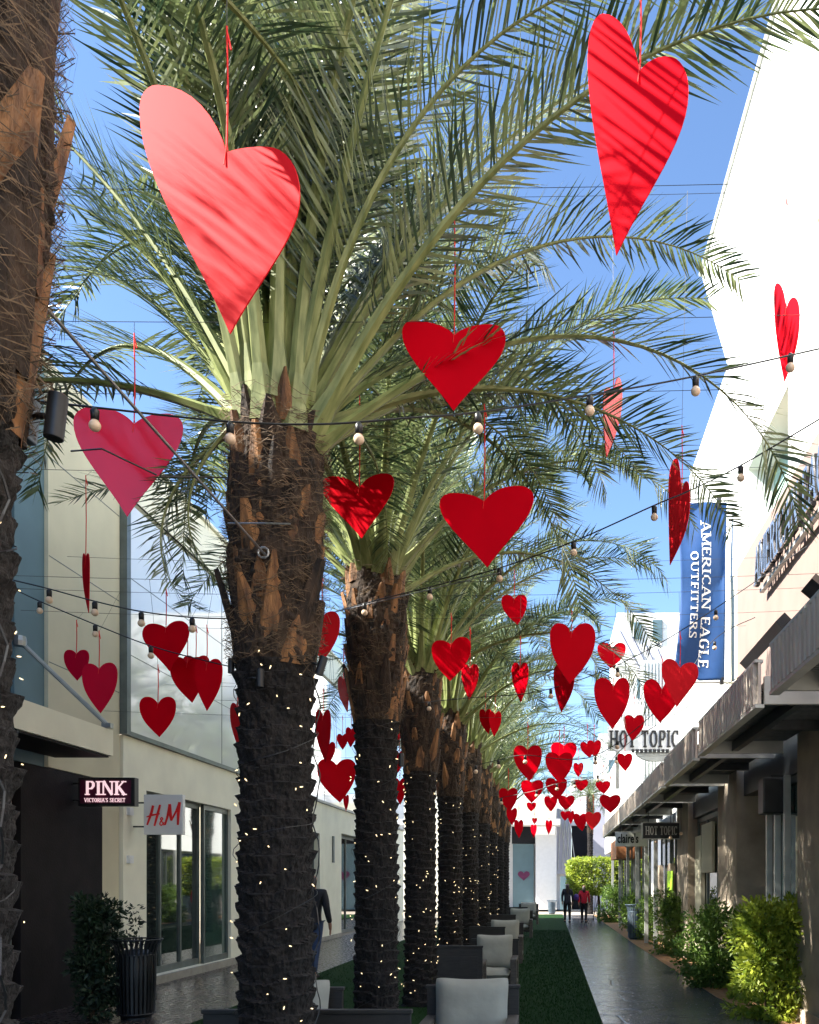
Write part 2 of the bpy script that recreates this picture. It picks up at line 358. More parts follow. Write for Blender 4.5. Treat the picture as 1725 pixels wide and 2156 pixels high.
# dark interior stock behind the glass
mb = MB(); lbox(mb, (XW-.9, 14.5, .2), (XW-.8, 18.1, 2.9), bh); lbox(mb, (XW-1.4, 27.9, .1), (XW-1.3, 32.9, 3.1), bh); each(mb, 'interior_partition', 'brown', bh)

bp_ = thing('shop_building', 'beige and blue grey shop front with dark stone base and a flat entrance canopy', 'building', (XW, 11, 0))
mb = MB(); lbox(mb, (XW-.4, 11.6, 3.22), (XW-.01, 13.52, 8.52), bp_); lbox(mb, (XW-.4, 12.95, 0), (XW-.06, 13.6, 3.215), bp_); mb.obj('wall', 'beige', bp_)
mb = MB(); lbox(mb, (XW-.4, 10.95, 3.22), (XW-.06, 11.595, 9.1), bp_); mb.obj('blue_wall_panel', 'teal', bp_)
mb = MB(); lbox(mb, (XW-.4, -4, 0), (XW-.1, 10.94, 8.6), bp_); mb.obj('dark_wall_panel', 'navy', bp_)
mb = MB(); lbox(mb, (XW-.4, 10.95, 0), (XW+.02, 12.94, 3.2), bp_); mb.obj('stone_base', 'brown', bp_)
mb = MB(); lbox(mb, (XW-12, -4, 8.53), (XW-.05, 13.45, 8.62), bp_); lbox(mb, (XW-12, -4, 0), (XW-.42, -3.7, 8.5), bp_); mb.obj('roof', 'beige', bp_)
mb = MB()
for z, in ((4.6,), (6.0,), (7.3,)): lbox(mb, (XW-.01, 11.62, z), (XW-.006, 13.5, z+.012), bp_)
each(mb, 'wall_joint', 'trim', bp_)
cn = MB(); lbox(cn, (XW+.03, 6, 3.37), (-5.79, 11.67, 3.71), bp_); cn = cn.obj('canopy', 'cream', bp_)
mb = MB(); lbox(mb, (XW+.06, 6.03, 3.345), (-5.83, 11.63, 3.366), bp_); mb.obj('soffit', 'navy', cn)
mb = MB(); A = P(42, 1350, 10.96); B = P(228, 1528, 11.5); mb.tube([A-L*0-bp_.location, B-bp_.location], .028, 8)
mb.box([v for v in (B-bp_.location-Vector((.07, .04, .03)))], [v for v in (B-bp_.location+Vector((.05, .04, .03)))])
mb.lathe([(0, -.07), (.07, -.06), (.08, 0), (.07, .06), (0, .07)], A-bp_.location, 10); mb.obj('tie_rod', 'steel', bp_)
# lower dark shop window
shopfront(bp_, 7.2, 10.8, .1, 2.9, XW-.06, 2, gm='glass')

# signs
def blade_sign(name, label, x0, y0, x1, y1, Y, dep, mboard, wallx):
    c = P((x0+x1)/2, (y0+y1)/2, Y); r = thing(name, label, 'sign', c)
    a = P(x0, y1, Y)-c; b = P(x1, y0, Y)-c
    mb = MB(); mb.box((a.x, 0, a.z), (b.x, dep, b.z)); mb.obj('board', mboard, r, bevel=.006)
    mb = MB(); ex = wallx-c.x
    edge = a.x if wallx < c.x else b.x
    for z in (a.z*.6, b.z*.6): mb.box((edge, dep*.35, z-.012), (ex, dep*.65, z+.012))
    each(mb, 'bracket', 'black', r)
    return r, c, a, b
r, c, a, b = blade_sign('shop_sign', 'dark plum rectangular blade sign with pale lettering beside the beige wall', 165, 1637, 284, 1697, 12.1, .12, 'black', XW)
mb = MB(); mb.box((a.x+.03, -.008, a.z+.035), (b.x-.05, 0-.0005, b.z-.035)); mb.obj('face_panel', 'plum', r)
lettering('PINK', .19, P(181, 1674, 12.1)+Vector((0, -.012, 0)), (1, 0, 0), (0, 0, 1), .008, 'pinkwhite', r, width=.56, bold=1.15)
lettering("VICTORIA'S SECRET", .055, P(179, 1689, 12.1)+Vector((0, -.012, 0)), (1, 0, 0), (0, 0, 1), .006, 'pinkwhite', r, width=.56, serif=.08)
r, c, a, b = blade_sign('shop_sign', 'square white blade sign with slanted red letters above the glass shopfront', 303, 1673, 385, 1757, 13.9, .1, 'signwhite', XW)
def brush(mb, pts, w, o, U, V, N, sc):
    for k in range(len(pts)-1):
        p = Vector(pts[k]); q = Vector(pts[k+1]); d = (q-p).normalized(); n = Vector((-d.y, d.x))
        w0, w1 = (w[k], w[k+1]) if isinstance(w, list) else (w, w)
        q4 = [p-n*w0/2, q-n*w1/2, q+n*w1/2, p+n*w0/2]
        mb.prism([o+U*(a.x*sc)+V*(a.y*sc) for a in q4], N*(.006+.0003*(k % 3)+.0002*(len(mb.f) % 5)))
mb = MB(); o = P(309, 1739, 13.9)-c+Vector((0, -.001, 0)); U, V, N = Vector((1, 0, 0)), Vector((0, 0, 1)), Vector((0, -1, 0)); s = .52
brush(mb, [(.02, .03), (.15, .40), (.20, .62)], [.05, .08, .07], o, U, V, N, s)
brush(mb, [(.24, .0), (.33, .33), (.41, .64)], [.05, .075, .06], o, U, V, N, s)
brush(mb, [(.0, .27), (.18, .33), (.40, .37)], [.03, .055, .04], o, U, V, N, s)
brush(mb, [(.56, .03), (.64, .3), (.70, .66)], [.05, .07, .06], o, U, V, N, s)
brush(mb, [(.70, .66), (.73, .3), (.75, .16)], [.08, .09, .05], o, U, V, N, s)
brush(mb, [(.75, .16), (.90, .45), (1.0, .72)], [.05, .06, .06], o, U, V, N, s)
brush(mb, [(1.0, .72), (.965, .4), (.95, .03)], [.08, .09, .06], o, U, V, N, s)
brush(mb, [(.54, .02), (.45, .16), (.42, .22), (.46, .26), (.50, .22), (.42, .12), (.40, .05), (.45, .01), (.54, .11)], .032, o, U, V, N, s)
mb.obj('lettering', 'signred', r)

# ------------------------------------------------------------------ right side buildings
XR = 3.15
br = thing('shop_building', 'tall sunlit white and pink shop building with raised metal wall lettering', 'building', (XR, 10, 0))
def rb(mb, a, b, root=br): lbox(mb, a, b, root)
mb = MB()
def polyx(mb, x, th, pts, root): mb.prism([(x-root.location.x, y-root.location.y, z-root.location.z) for y, z in pts], (th, 0, 0))
# upper white wall with a niche: pieces round it
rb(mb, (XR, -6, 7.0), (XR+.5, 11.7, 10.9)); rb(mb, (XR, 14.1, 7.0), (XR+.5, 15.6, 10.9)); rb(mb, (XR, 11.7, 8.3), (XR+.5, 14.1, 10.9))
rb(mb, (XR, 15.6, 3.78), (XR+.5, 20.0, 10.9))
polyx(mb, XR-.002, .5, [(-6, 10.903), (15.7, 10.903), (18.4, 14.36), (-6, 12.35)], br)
mb.obj('wall', 'white', br)
mb = MB(); rb(mb, (XR+.4, 11.7, 7.0), (XR+.5, 12.8, 8.3)); mb.obj('niche_back', 'palecream', br)
mb = MB(); rb(mb, (XR+.42, 12.8, 7.0), (XR+.52, 14.1, 8.3)); mb.obj('niche_panel', 'palegreen', br)
mb = MB()
for z in (8.6, 10.2): rb(mb, (XR-.004, 14.12, z), (XR-.0005, 19.98, z+.02))
for y in (15.62, 17.8): rb(mb, (XR-.004, y, 7.02), (XR-.0006, y+.02, 8.59))
each(mb, 'wall_joint', 'trim', br)
mb = MB(); rb(mb, (XR-.25, 6.5, 8.9), (XR, 9.62, 9.15)); mb.obj('soffit_ledge', 'beige', br)
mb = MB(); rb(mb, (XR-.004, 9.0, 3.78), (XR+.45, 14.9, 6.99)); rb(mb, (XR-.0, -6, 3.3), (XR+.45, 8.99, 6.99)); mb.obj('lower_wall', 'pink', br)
mb = MB(); rb(mb, (XR+.01, 14.91, 3.78), (XR+.45, 15.59, 6.99)); mb.obj('pale_pier', 'palecream', br)
mb = MB(); polyx(mb, XR-.05, .6, [(-6, 12.355), (18.45, 14.37), (18.5, 14.46), (-6, 12.45)], br); mb.obj('parapet_trim', 'lightmetal', br)
mb = MB(); rb(mb, (XR+.5, -6, 3.3), (XR+10, -5.7, 10.8)); rb(mb, (XR+.5, 19.7, 3.8), (XR+10, 20, 10.8)); rb(mb, (XR+.5, -5.7, 10.7), (XR+10, 19.7, 10.89)); mb.obj('roof', 'white', br)
# storefront
PIL = [(9.4, 10.85), (14.4, 16.0), (19.5, 21.2)]
for (a_, b_) in PIL:
    mb = MB(); rb(mb, (XR-.12, a_, 0), (XR+.45, b_, 3.77)); 
    o = mb.obj('pillar', 'stone', br, bevel=.01)
    k = MB(); rb(k, (XR-.15, a_-.03, 0), (XR-.121, b_+.03, .18)); k.obj('plinth', 'stone', o)
def rshop(y0, y1, n, gm='glass', xg=XR+.12):
    f = shopfront(br, y0, y1, .05, 3.1, xg, n, gm=gm); return f
rshop(10.9, 12.5, 1, 'doorglass', XR+.05); rshop(12.55, 14.35, 2, 'glass', XR+.42); rshop(16.05, 19.45, 3, 'glass')
mb = MB(); rb(mb, (XR+.0, 10.86, 0), (XR+.1, 11.35, 2.55)); rb(mb, (XR+.02, 18.6, 0), (XR+.1, 19.4, 2.7)); rb(mb, (XR, 16.1, 0), (XR+.09, 17.0, 1.1)); rb(mb, (XR+.01, 17.3, 1.9), (XR+.07, 18.5, 2.9)); each(mb, 'stucco_panel', 'palecream', br)
mb = MB(); rb(mb, (XR+.0, 10.86, 3.11), (XR+.4, 21.2, 3.77)); mb.obj('header', 'canopy_dark', br)
mb = MB(); rb(mb, (XR-.32, 11.75, 2.62), (XR-.0, 12.05, 3.1)); o = mb.obj('wall_lantern', 'black', br, bevel=.02)
k = MB(); rb(k, (XR-.2, 11.8, 3.1), (XR+.02, 11.9, 3.14)); k.obj('bracket', 'black', o)
mb = MB(); rb(mb, (XR-.02, 11.05, .1), (XR-.0, 11.12, 3.05)); 
for y in (11.5, 12.0, 12.45): rb(mb, (XR-.1, y, .05), (XR-.02, y+.07, 3.1))
each(mb, 'mullion', 'lightmetal', br)

# canopies: corrugated fascia, ribbed deck, end beams
def canopy(root, y0, y1, xo=1.95, z=3.38, h=.39):
    l = root.location
    f = MB(); n = int((y1-y0)/.06)
    for k in range(n):
        ya = y0+(y1-y0)*k/n; yb = y0+(y1-y0)*(k+1)/n; d = .035 if k % 2 else 0
        f.box((xo-d-l.x, ya-l.y, z-l.z), (xo+.03-l.x, yb-.001-l.y, z+h-l.z))
    fo = f.obj('canopy', 'fascia', root)
    k = MB(); k.box((xo-.03-l.x, y0-l.y, z-.035-l.z), (xo+.06-l.x, y1-l.y, z-.002-l.z)); k.box((xo-.03-l.x, y0-l.y, z+h+.002-l.z), (xo+.05-l.x, y1-l.y, z+h+.03-l.z)); k.obj('edge_trim', 'lightmetal', fo)
    e = MB(); e.box((xo+.061-l.x, y0-l.y, z-l.z), (XR-.13-l.x, y0+.05-l.y, z+.26-l.z)); e.box((xo+.061-l.x, y1-.05-l.y, z-l.z), (XR-.13-l.x, y1-l.y, z+.26-l.z)); each(e, 'end_beam', 'lightmetal', fo)
    d = MB(); nr = int((y1-y0-.12)/.07)
    d.box((xo+.062-l.x, y0+.052-l.y, z+.19-l.z), (XR-.13-l.x, y1-.052-l.y, z+.21-l.z))
    for q in range(nr):
        ya = y0+.06+q*.07
        d.box((xo+.062-l.x, ya-l.y, z+.14-l.z), (XR-.13-l.x, ya+.035-l.y, z+.189-l.z))
    d.obj('deck', 'rib', fo)
    b = MB(); ym = (y0+y1)/2
    b.box((xo+.4-l.x, y0+.053-l.y, z+.02-l.z), (xo+.48-l.x, y1-.053-l.y, z+.137-l.z)); b.box((xo+.485-l.x, ym-.04-l.y, z+.03-l.z), (XR-.135-l.x, ym+.04-l.y, z+.136-l.z)); each(b, 'joist', 'canopy_dark', fo)
    return fo
for y0, y1 in ((.4, 3.9), (4.2, 7.75), (8.3, 11.5), (11.9, 15.0), (15.35, 18.4)): canopy(br, y0, y1)
# roof-edge floodlight bars above the canopy
mb = MB(); a, b = P(1572, 1396, 11.4), P(1652, 1308, 9.0); mb.tube([a-br.location, b-br.location], .09, 4); mb.obj('sign_light_bar', 'black', br)
mb = MB(); a, b = P(1702, 1226, 8.2), P(1745, 1262, 8.2); mb.tube([a-br.location, b-br.location], .11, 4); mb.obj('floodlight', 'black', br)
mb = MB(); mb.tube([P(1410, 1590, 20)-br.location, P(1470, 1535, 16)-br.location], .035, 6); mb.obj('handrail', 'stem', br)
# wall lettering
t0 = Vector((XR-.14, 12.75, 5.98))
lettering('AMERICAN EAGLE', .52, t0, (0, -1, 0), (0, 0, 1), .05, 'blackletter', br, width=3.75, bold=1.25)
lo = lettering('AMERICAN EAGLE', .52, t0+Vector((-.052, 0, 0)), (0, -1, 0), (0, 0, 1), .02, 'chrome', br, name='letter_face', width=3.75, bold=1.0)
mb = MB(); rb(mb, (XR-.12, 9.0, 5.90), (XR-.06, 12.8, 5.95)); mb.obj('letter_rail', 'lightmetal', br)

# banner
Yb = 15.2
bn = thing('banner', 'blue vertical banner with white serif lettering hung between two poles on the white wall', 'banner', P(1476, 1245, Yb))
bl = bn.location
def cloth_pt(u, v):   # u 0..1 left to right, v 0..1 top to bottom
    wv = 1-.10*math.sin(PI*v)*(1-u)
    x0 = 1423+8*math.sin(v*3)-6*v*(1-u); x1 = 1531-6*v
    x = x1+(x0-x1)*(1-u)*(1-.06*math.sin(PI*min(1, v*1.1)))
    y = 1057+v*376+(3 if u < .5 else 0)*math.sin(v*5)
    p = P(x, y, Yb)-bl
    p.y += .03*math.sin(u*7+v*5)+.025*math.sin(v*14+u*3)*(1-v)+.04*math.exp(-((u-.8-.25*v)**2)*90)*(1-v)
    return p
mb = MB(); nu, nv = 24, 60
vs = [cloth_pt(i/nu, j/nv) for j in range(nv+1) for i in range(nu+1)]
mb.raw(vs, [(j*(nu+1)+i, j*(nu+1)+i+1, (j+1)*(nu+1)+i+1, (j+1)*(nu+1)+i) for j in range(nv) for i in range(nu)])
o = mb.obj('cloth', 'blue', bn, smooth=True)
md = o.modifiers.new('s', 'SOLIDIFY'); md.thickness = .004
def cloth_text(txt, u0, u1, v0, v1):
    q, wd = text_quads(txt, 1.0, bold=1.0); m2 = MB()
    for k, quad in enumerate(q):
        # subdivide each stroke along its length so that it follows the cloth
        a, b, c_, d = [Vector(p) for p in quad]; n = 4
        for s_ in range(n):
            f0, f1 = s_/n, (s_+1)/n
            for p4 in [[a.lerp(b, f0), a.lerp(b, f1), d.lerp(c_, f1), d.lerp(c_, f0)]]:
                pts = []
                for p in p4:
                    u = u0+(u1-u0)*p.y; v = v0+(v1-v0)*p.x/wd
                    z = cloth_pt(u, v); z.y -= .012+.0003*(k % 5); pts.append(z)
                m2.face(pts)
    return m2.obj('lettering', 'white_paint', bn)
cloth_text('AMERICAN EAGLE', .46, .66, .11, .93); cloth_text('OUTFITTERS', .22, .38, .27, .77)
mb = MB()
for yy, dy in ((1046, -8), (1437, 0)):
    a = P(1425, yy+8 if dy else yy, Yb)-bl; b = P(1549, yy-3 if dy else yy, Yb)-bl; mb.tube([a, b], .022, 8)
each(mb, 'pole', 'lightmetal', bn)
mb = MB(); mb.box(P(1546, 1448, Yb)-bl-Vector((.0, .04, 0)), P(1551, 1026, Yb)-bl+Vector((0, .04, 0))); each(mb, 'wall_bracket', 'trim', bn)
mb = MB(); a = P(1514, 1060, Yb)-bl; mb.box(a-Vector((.03, .03, .09)), a+Vector((.04, .03, .1))); a = P(1520, 1434, Yb)-bl; mb.box(a-Vector((.03, .03, .06)), a+Vector((.03, .03, .06))); each(mb, 'clip', 'black', bn)

# second right building (corrugated) with board on its roof
b2 = thing('shop_building', 'low shop building with white corrugated upper wall and dark shopfronts beyond the tan pillars', 'building', (XR, 24, 0))
mb = MB(); 
l = b2.location
for k in range(60):
    x = 2.75+k*.1; mb.box((x-l.x, 26.3-l.y, 3.8), (x+.05-l.x, 26.36-l.y, 8.3)); 
mb.box((2.7-l.x, 26.361-l.y, 3.8), (9-l.x, 26.6-l.y, 8.35))
for k in range(58):
    y = 20.15+k*.1
    mb.box((XR-.05-l.x, y-l.y, 3.8), (XR-l.x, y+.05-l.y, 6.6))
mb.box((XR+.001-l.x, 20.02-l.y, 3.79), (XR+.3-l.x, 26.29-l.y, 6.7))
mb.obj('wall', 'whitemetal', b2)
mb = MB(); lbox(mb, (XR+.0, 21.25, 3.1), (XR+.3, 44, 3.78), b2); lbox(mb, (XR-.45, 26.5, 3.1), (XR-.01, 44, 3.8), b2); lbox(mb, (2.72, 26.6, 3.81), (9, 44, 6.8), b2); mb.obj('roof', 'whitemetal', b2)
f = shopfront(b2, 21.3, 26.2, .03, 3.1, XR+.15, 5, gm='glass'); f = shopfront(b2, 26.3, 43.5, .03, 3.1, XR-.2, 12, gm='glass')
mb = MB()
for y in (22.4, 24.6, 27.2, 30.5, 34.0, 38.0): mb.box((2.62-l.x, y-l.y, 0), (2.72-l.x, y+.1-l.y, 3.1))
each(mb, 'post', 'lightmetal', b2)
mb = MB()
for y, z in ((23.0, 1.2), (25.4, 1.1)): mb.box((XR-.02-l.x, y-l.y, .05), (XR+.1-l.x, y+.5-l.y, 2.2))
each(mb, 'stucco_panel', 'stone', b2)
for y0, y1 in ((18.6, 21.9), (22.1, 25.4), (25.6, 29.0), (29.2, 32.5)): canopy(b2, y0, y1)
mb = MB(); mb.box((XR-.03-l.x, 22.6-l.y, 1.1), (XR-.01-l.x, 23.7-l.y, 2.0)); mb.obj('window_poster', 'lime', b2)
mb = MB(); mb.box((2.45-l.x, 33-l.y, 2.6), (3.0-l.x, 36-l.y, 3.3)); mb.obj('header_panel', 'terracotta', b2)

r = thing('shop_sign', 'white rooftop signboard with large black lettering above the canopies', 'sign', P(1357, 1553, 19.5))
c = r.location
mb = MB(); a, b = P(1280, 1580, 19.5)-c, P(1433, 1529, 19.5)-c; mb.box((a.x, .02, a.z), (b.x, .1, b.z)); mb.obj('board', 'signwhite', r)
lettering('HOT TOPIC', .37, P(1284, 1573, 19.5)+Vector((0, .018, 0)), (1, 0, 0), (0, 0, 1), .03, 'blackletter', r, width=1.53, bold=1.2, gap=.1)
mb = MB(); 
arc = [P(1383+45*math.cos(an), 1583+20*math.sin(an), 19.55)-c for an in [PI*k/14 for k in range(15)]]
mb.prism(arc, (0, .1, 0)); mb.obj('arched_panel', 'lightmetal', r)
mb = MB()
for x in (1300, 1412): p = P(x, 1580, 19.58)-c; mb.box((p.x-.04, .03, p.z-.85), (p.x+.04, .1, p.z))
each(mb, 'post', 'lightmetal', r)
mb = MB()
for k in range(9): p = P(1330+k*9, 1580, 19.5)-c; mb.box((p.x, .0, p.z-.05), (p.x+.07, .018, p.z+.03))
each(mb, 'stud', 'blackletter', r)

def hang_sign(label, x0, y0, x1, y1, Y, mb_, txt, mt, tw, th, fr=None):
    c = P((x0+x1)/2, (y0+y1)/2, Y); r = thing('shop_sign', label, 'sign', c)
    a, b = P(x0, y1, Y)-c, P(x1, y0, Y)-c
    m1 = MB(); m1.box((a.x, 0, a.z), (b.x, .06, b.z)); m1.obj('board', mb_, r, bevel=.005)
    if fr:
        m1 = MB()
        for p, q in (((a.x-.02, -.01, a.z-.02), (b.x+.02, .07, a.z-.001)), ((a.x-.02, -.01, b.z+.001), (b.x+.02, .07, b.z+.02)), ((a.x-.02, -.01, a.z), (a.x-.001, .07, b.z)), ((b.x+.001, -.01, a.z), (b.x+.02, .07, b.z))): m1.box(p, q)
        m1.obj('frame', fr, r)
    m1 = MB()
    for x in (a.x*.7, b.x*.7): m1.tube([(x, .03, b.z), (x, .03, 3.37-c.z)], .01, 6)
    each(m1, 'hanger', 'black', r)
    return r, c, a, b
r, c, a, b = hang_sign('dark framed hanging sign with black block letters under the canopy', 1354, 1733, 1431, 1765, 20.6, 'canopy_dark', '', '', 0, 0, 'lightmetal')
lettering('HOT TOPIC', .2, c+Vector((a.x+.06, -.002, a.z+.08)), (1, 0, 0), (0, 0, 1), .01, 'lightmetal', r, width=.74, bold=1.3)
r, c, a, b = hang_sign('small white hanging sign with black lowercase lettering beyond the dark framed sign', 1296, 1752, 1364, 1782, 24.0, 'white_paint', '', '', 0, 0)
def bezier_text(txt, size, loc, rot, matn, parent, bold=.02, ext=.006, sx=1):
    cu = bpy.data.curves.new('t', 'FONT'); cu.body = txt; cu.size = size; cu.extrude = ext; cu.offset = bold; cu.resolution_u = 4
    o = bpy.data.objects.new('t', cu); COL.objects.link(o); bpy.context.view_layer.update()
    me = bpy.data.meshes.new_from_object(o.evaluated_get(bpy.context.evaluated_depsgraph_get())); bpy.data.objects.remove(o); bpy.data.curves.remove(cu)
    me.materials.clear(); me.materials.append(M[matn]); me.name = 'lettering'
    return place('lettering', me, parent, loc, rot, (sx, 1, 1))
bezier_text("claire's", .34, (a.x+.05, -.008, a.z+.1), (PI/2, 0, 0), 'blackletter', r, .008, sx=.62)
# little lamps under canopies
for (x, y, Y) in ((1412, 1764, 19.5), (1434, 1755, 19), (1382, 1772, 22)):
    o = MB(); o.lathe([(0, -.04), (.03, -.03), (.04, 0), (.03, .03), (0, .04)], (0, 0, 0), 10); g = o.obj('lamp', 'bulb', None, True, loc=P(x, y, Y))
    tag(g, {19.5: 'small round lamp just below the dark framed hanging sign', 19: 'small round lamp right of the dark framed hanging sign', 22: 'small round lamp under the white hanging sign'}[Y], 'lamp', 'canopy lamps by the dark hanging sign')
    o = MB(); o.tube([(0, 0, .03), (0, 0, 3.5-g.location.z)], .006, 5); o.obj('stem', 'black', g)

# ------------------------------------------------------------------ far end
be = thing('shop_building', 'white and lavender shop building closing the far end of the walk', 'building', (0, 52, 0))
l = be.location
def fbx(mb, x0, y0, x1, y1, Y, th=.3):
    a, b = P(x0, y1, Y), P(x1, y0, Y); mb.box((a.x-l.x, Y-l.y, max(0, a.z)-l.z), (b.x-l.x, Y+th-l.y, b.z-l.z))
mb = MB(); fbx(mb, 960, 1672, 1203, 1915, 52.6, 3); fbx(mb, 1203, 1640, 1320, 1738, 52.6, 3); mb.obj('wall', 'pillarwhite', be)
mb = MB(); fbx(mb, 1128, 1757, 1172, 1915, 51.2, 1.0); mb.obj('pillar', 'pillarwhite', be)
mb = MB(); fbx(mb, 1172, 1702, 1203, 1840, 51.9, .5); fbx(mb, 1240, 1695, 1330, 1915, 51.9, .5); each(mb, 'side_wall', 'lavender', be)
mb = MB(); fbx(mb, 1204, 1739, 1239, 1915, 52.9, .2); fbx(mb, 1078, 1738, 1127, 1776, 52.0, .4); each(mb, 'opening', 'navy', be)
mb = MB(); fbx(mb, 1080, 1777, 1124, 1915, 52.0, .3); pn = mb.obj('window', 'teal', be)
mb = MB(); fbx(mb, 960, 1724, 1180, 1736, 49.8, 1.8); mb.obj('awning', 'pillarwhite', be)
mb = MB(); fbx(mb, 1085, 1690, 1168, 1723, 51.0, 1.0); mb.obj('roof_block', 'beige', be)
mb = MB()
for k in range(7): a = P(1173+k*4.5, 1702, 51.86)-l; mb.tube([a, a+Vector((.5 if k % 2 else -.2, 0, -3.6))], .025, 4)
mb.obj('lattice', 'lightmetal', be)
mb = MB(); fbx(mb, 1180, 1845, 1197, 1915, 50.4, .5); mb.obj('utility_cabinet', 'teal', be)
bt = thing('tall_building', 'tall white building with stepped roofline behind the palm crowns', 'building', (7, 62, 0)); l = bt.location
mb = MB(); fbx(mb, 1300, 1290, 1700, 1860, 62, 8); fbx(mb, 1262, 1545, 1299, 1860, 61, 8); mb.obj('wall', 'white', bt)
mb = MB()
for x, y, x2, y2 in ((1335, 1310, 1352, 1345), (1375, 1305, 1395, 1350), (1342, 1430, 1362, 1470), (1385, 1440, 1404, 1480), (1282, 1600, 1300, 1690)): fbx(mb, x, y, x2, y2, 61.9, .3) if x > 1299 else fbx(mb, x, y, x2, y2, 60.8, .3)
each(mb, 'window', 'teal', bt)
mb = MB(); 
for k in range(4): a = P(1305+k*26, 1330+k*12, 61.6)-l; b = P(1395+k*20, 1500+k*14, 61.6)-l; mb.tube([a, b], .13, 4)
each(mb, 'stair_rail', 'lavender', bt)
bq = thing('side_building', 'pale beige building past the end of the palm row', 'building', (-7, 50, 0)); l = bq.location
mb = MB(); fbx(mb, 780, 1620, 959, 1915, 50.5, 8); mb.obj('wall', 'cream', bq); mb = MB(); fbx(mb, 775, 1610, 962, 1619, 50.2, 8.3); mb.obj('roof', 'lightmetal', bq)

# ------------------------------------------------------------------ date palms
def frond_mesh(name, Ln, bend, seed, pairs=118, dark=False, curl=0):
    rn = random.Random(seed); mb = MB(); n = 26; pts = []; ang = 0; p = Vector((0, 0, 0)); tang = []
    ds = Ln/n
    for k in range(n+1):
        s = k/n; a = -bend*(s**1.6); d = Vector((math.cos(a), curl*s*s*.6, math.sin(a))).normalized()
        pts.append(p.copy()); tang.append(d); p = p+d*ds
    # rachis: flattened, wide at the base
    i0 = len(mb.v); prev = None
    for k in range(n+1):
        s = k/n; t_ = tang[k]; side = t_.cross(Vector((0, 0, 1))).normalized(); up = side.cross(t_)
        wd = (.037*(1-s)**2.2+.016*(1-s)+.003)*(1.0+.9*max(0, 1-s*14)); hh = wd*.62
        for (a, b) in ((-1, .25), (-.5, 1), (.5, 1), (1, .25), (.55, -.8), (-.55, -.8)):
            mb.v.append(tuple(pts[k]+side*a*wd+up*b*hh))
    for k in range(n):
        for q in range(6): mb.f.append((i0+k*6+q, i0+k*6+(q+1) % 6, i0+(k+1)*6+(q+1) % 6, i0+(k+1)*6+q)); mb.m.append(1)
    def at(s):
        f = s*n; k = min(n-1, int(f)); return pts[k].lerp(pts[k+1], f-k), tang[k].lerp(tang[k+1], f-k).normalized()
    for j in range(pairs):
        s = .17+.83*(j+.5)/pairs
        for sg in (-1, 1):
            s2 = min(.999, s+rn.uniform(-.004, .004)); c, t_ = at(s2); side = t_.cross(Vector((0, 0, 1))).normalized()*sg; up = (side*sg).cross(t_)
            env = min(1, .22+(s-.17)*5.5)*(1-.62*max(0, (s-.45)/.55)**1.5)
            ln = .52*env*rn.uniform(.85, 1.12)
            fw = rn.uniform(.55, .85)+.8*max(0, s-.75)*2; lift = rn.choice((.55, .2, .38))+rn.gauss(0, .1)
            d = (t_*fw+side*1.0+up*lift).normalized(); wn = d.cross(up).normalized()
            wn = (wn+up*rn.uniform(-.5, .5)).normalized()
            w0 = .0088*rn.uniform(.8, 1.2) if s > .22 else .006
            sag = Vector((0, 0, -1))*ln*rn.uniform(.04, .22)
            a0 = c; a1 = c+d*ln*.5+sag*.2; a2 = c+d*ln+sag
            i = len(mb.v); mb.v += [tuple(a0-wn*w0*.6), tuple(a0+wn*w0*.6), tuple(a1+wn*w0), tuple(a1-wn*w0), tuple(a2)]
            mi = 2 if rn.random() < .35 else 0
            mb.f += [(i, i+1, i+2, i+3), (i+3, i+2, i+4)]; mb.m += [mi, mi]
    return mb.mesh(name, ['leaf', 'petiole', 'leaf2'])
FR = [frond_mesh('frond', 3.9, R(b), i, curl=c) for i, (b, c) in enumerate(((22, 0), (40, .2), (56, -.2), (76, .3), (96, .15), (118, -.25)))]
FRs = [frond_mesh('frond', 3.9, R(b), 20+i, pairs=70) for i, b in enumerate((35, 70, 110))]
FRH = [frond_mesh('frond', 2.6, R(b), 30+i, pairs=60) for i, b in enumerate((100, 125))]

def bez(p0, p1, p2, p3, n):
    return [(1-t)**3*p0+3*(1-t)**2*t*p1+3*(1-t)*t*t*p2+t**3*p3 for t in [k/n for k in range(n)]]

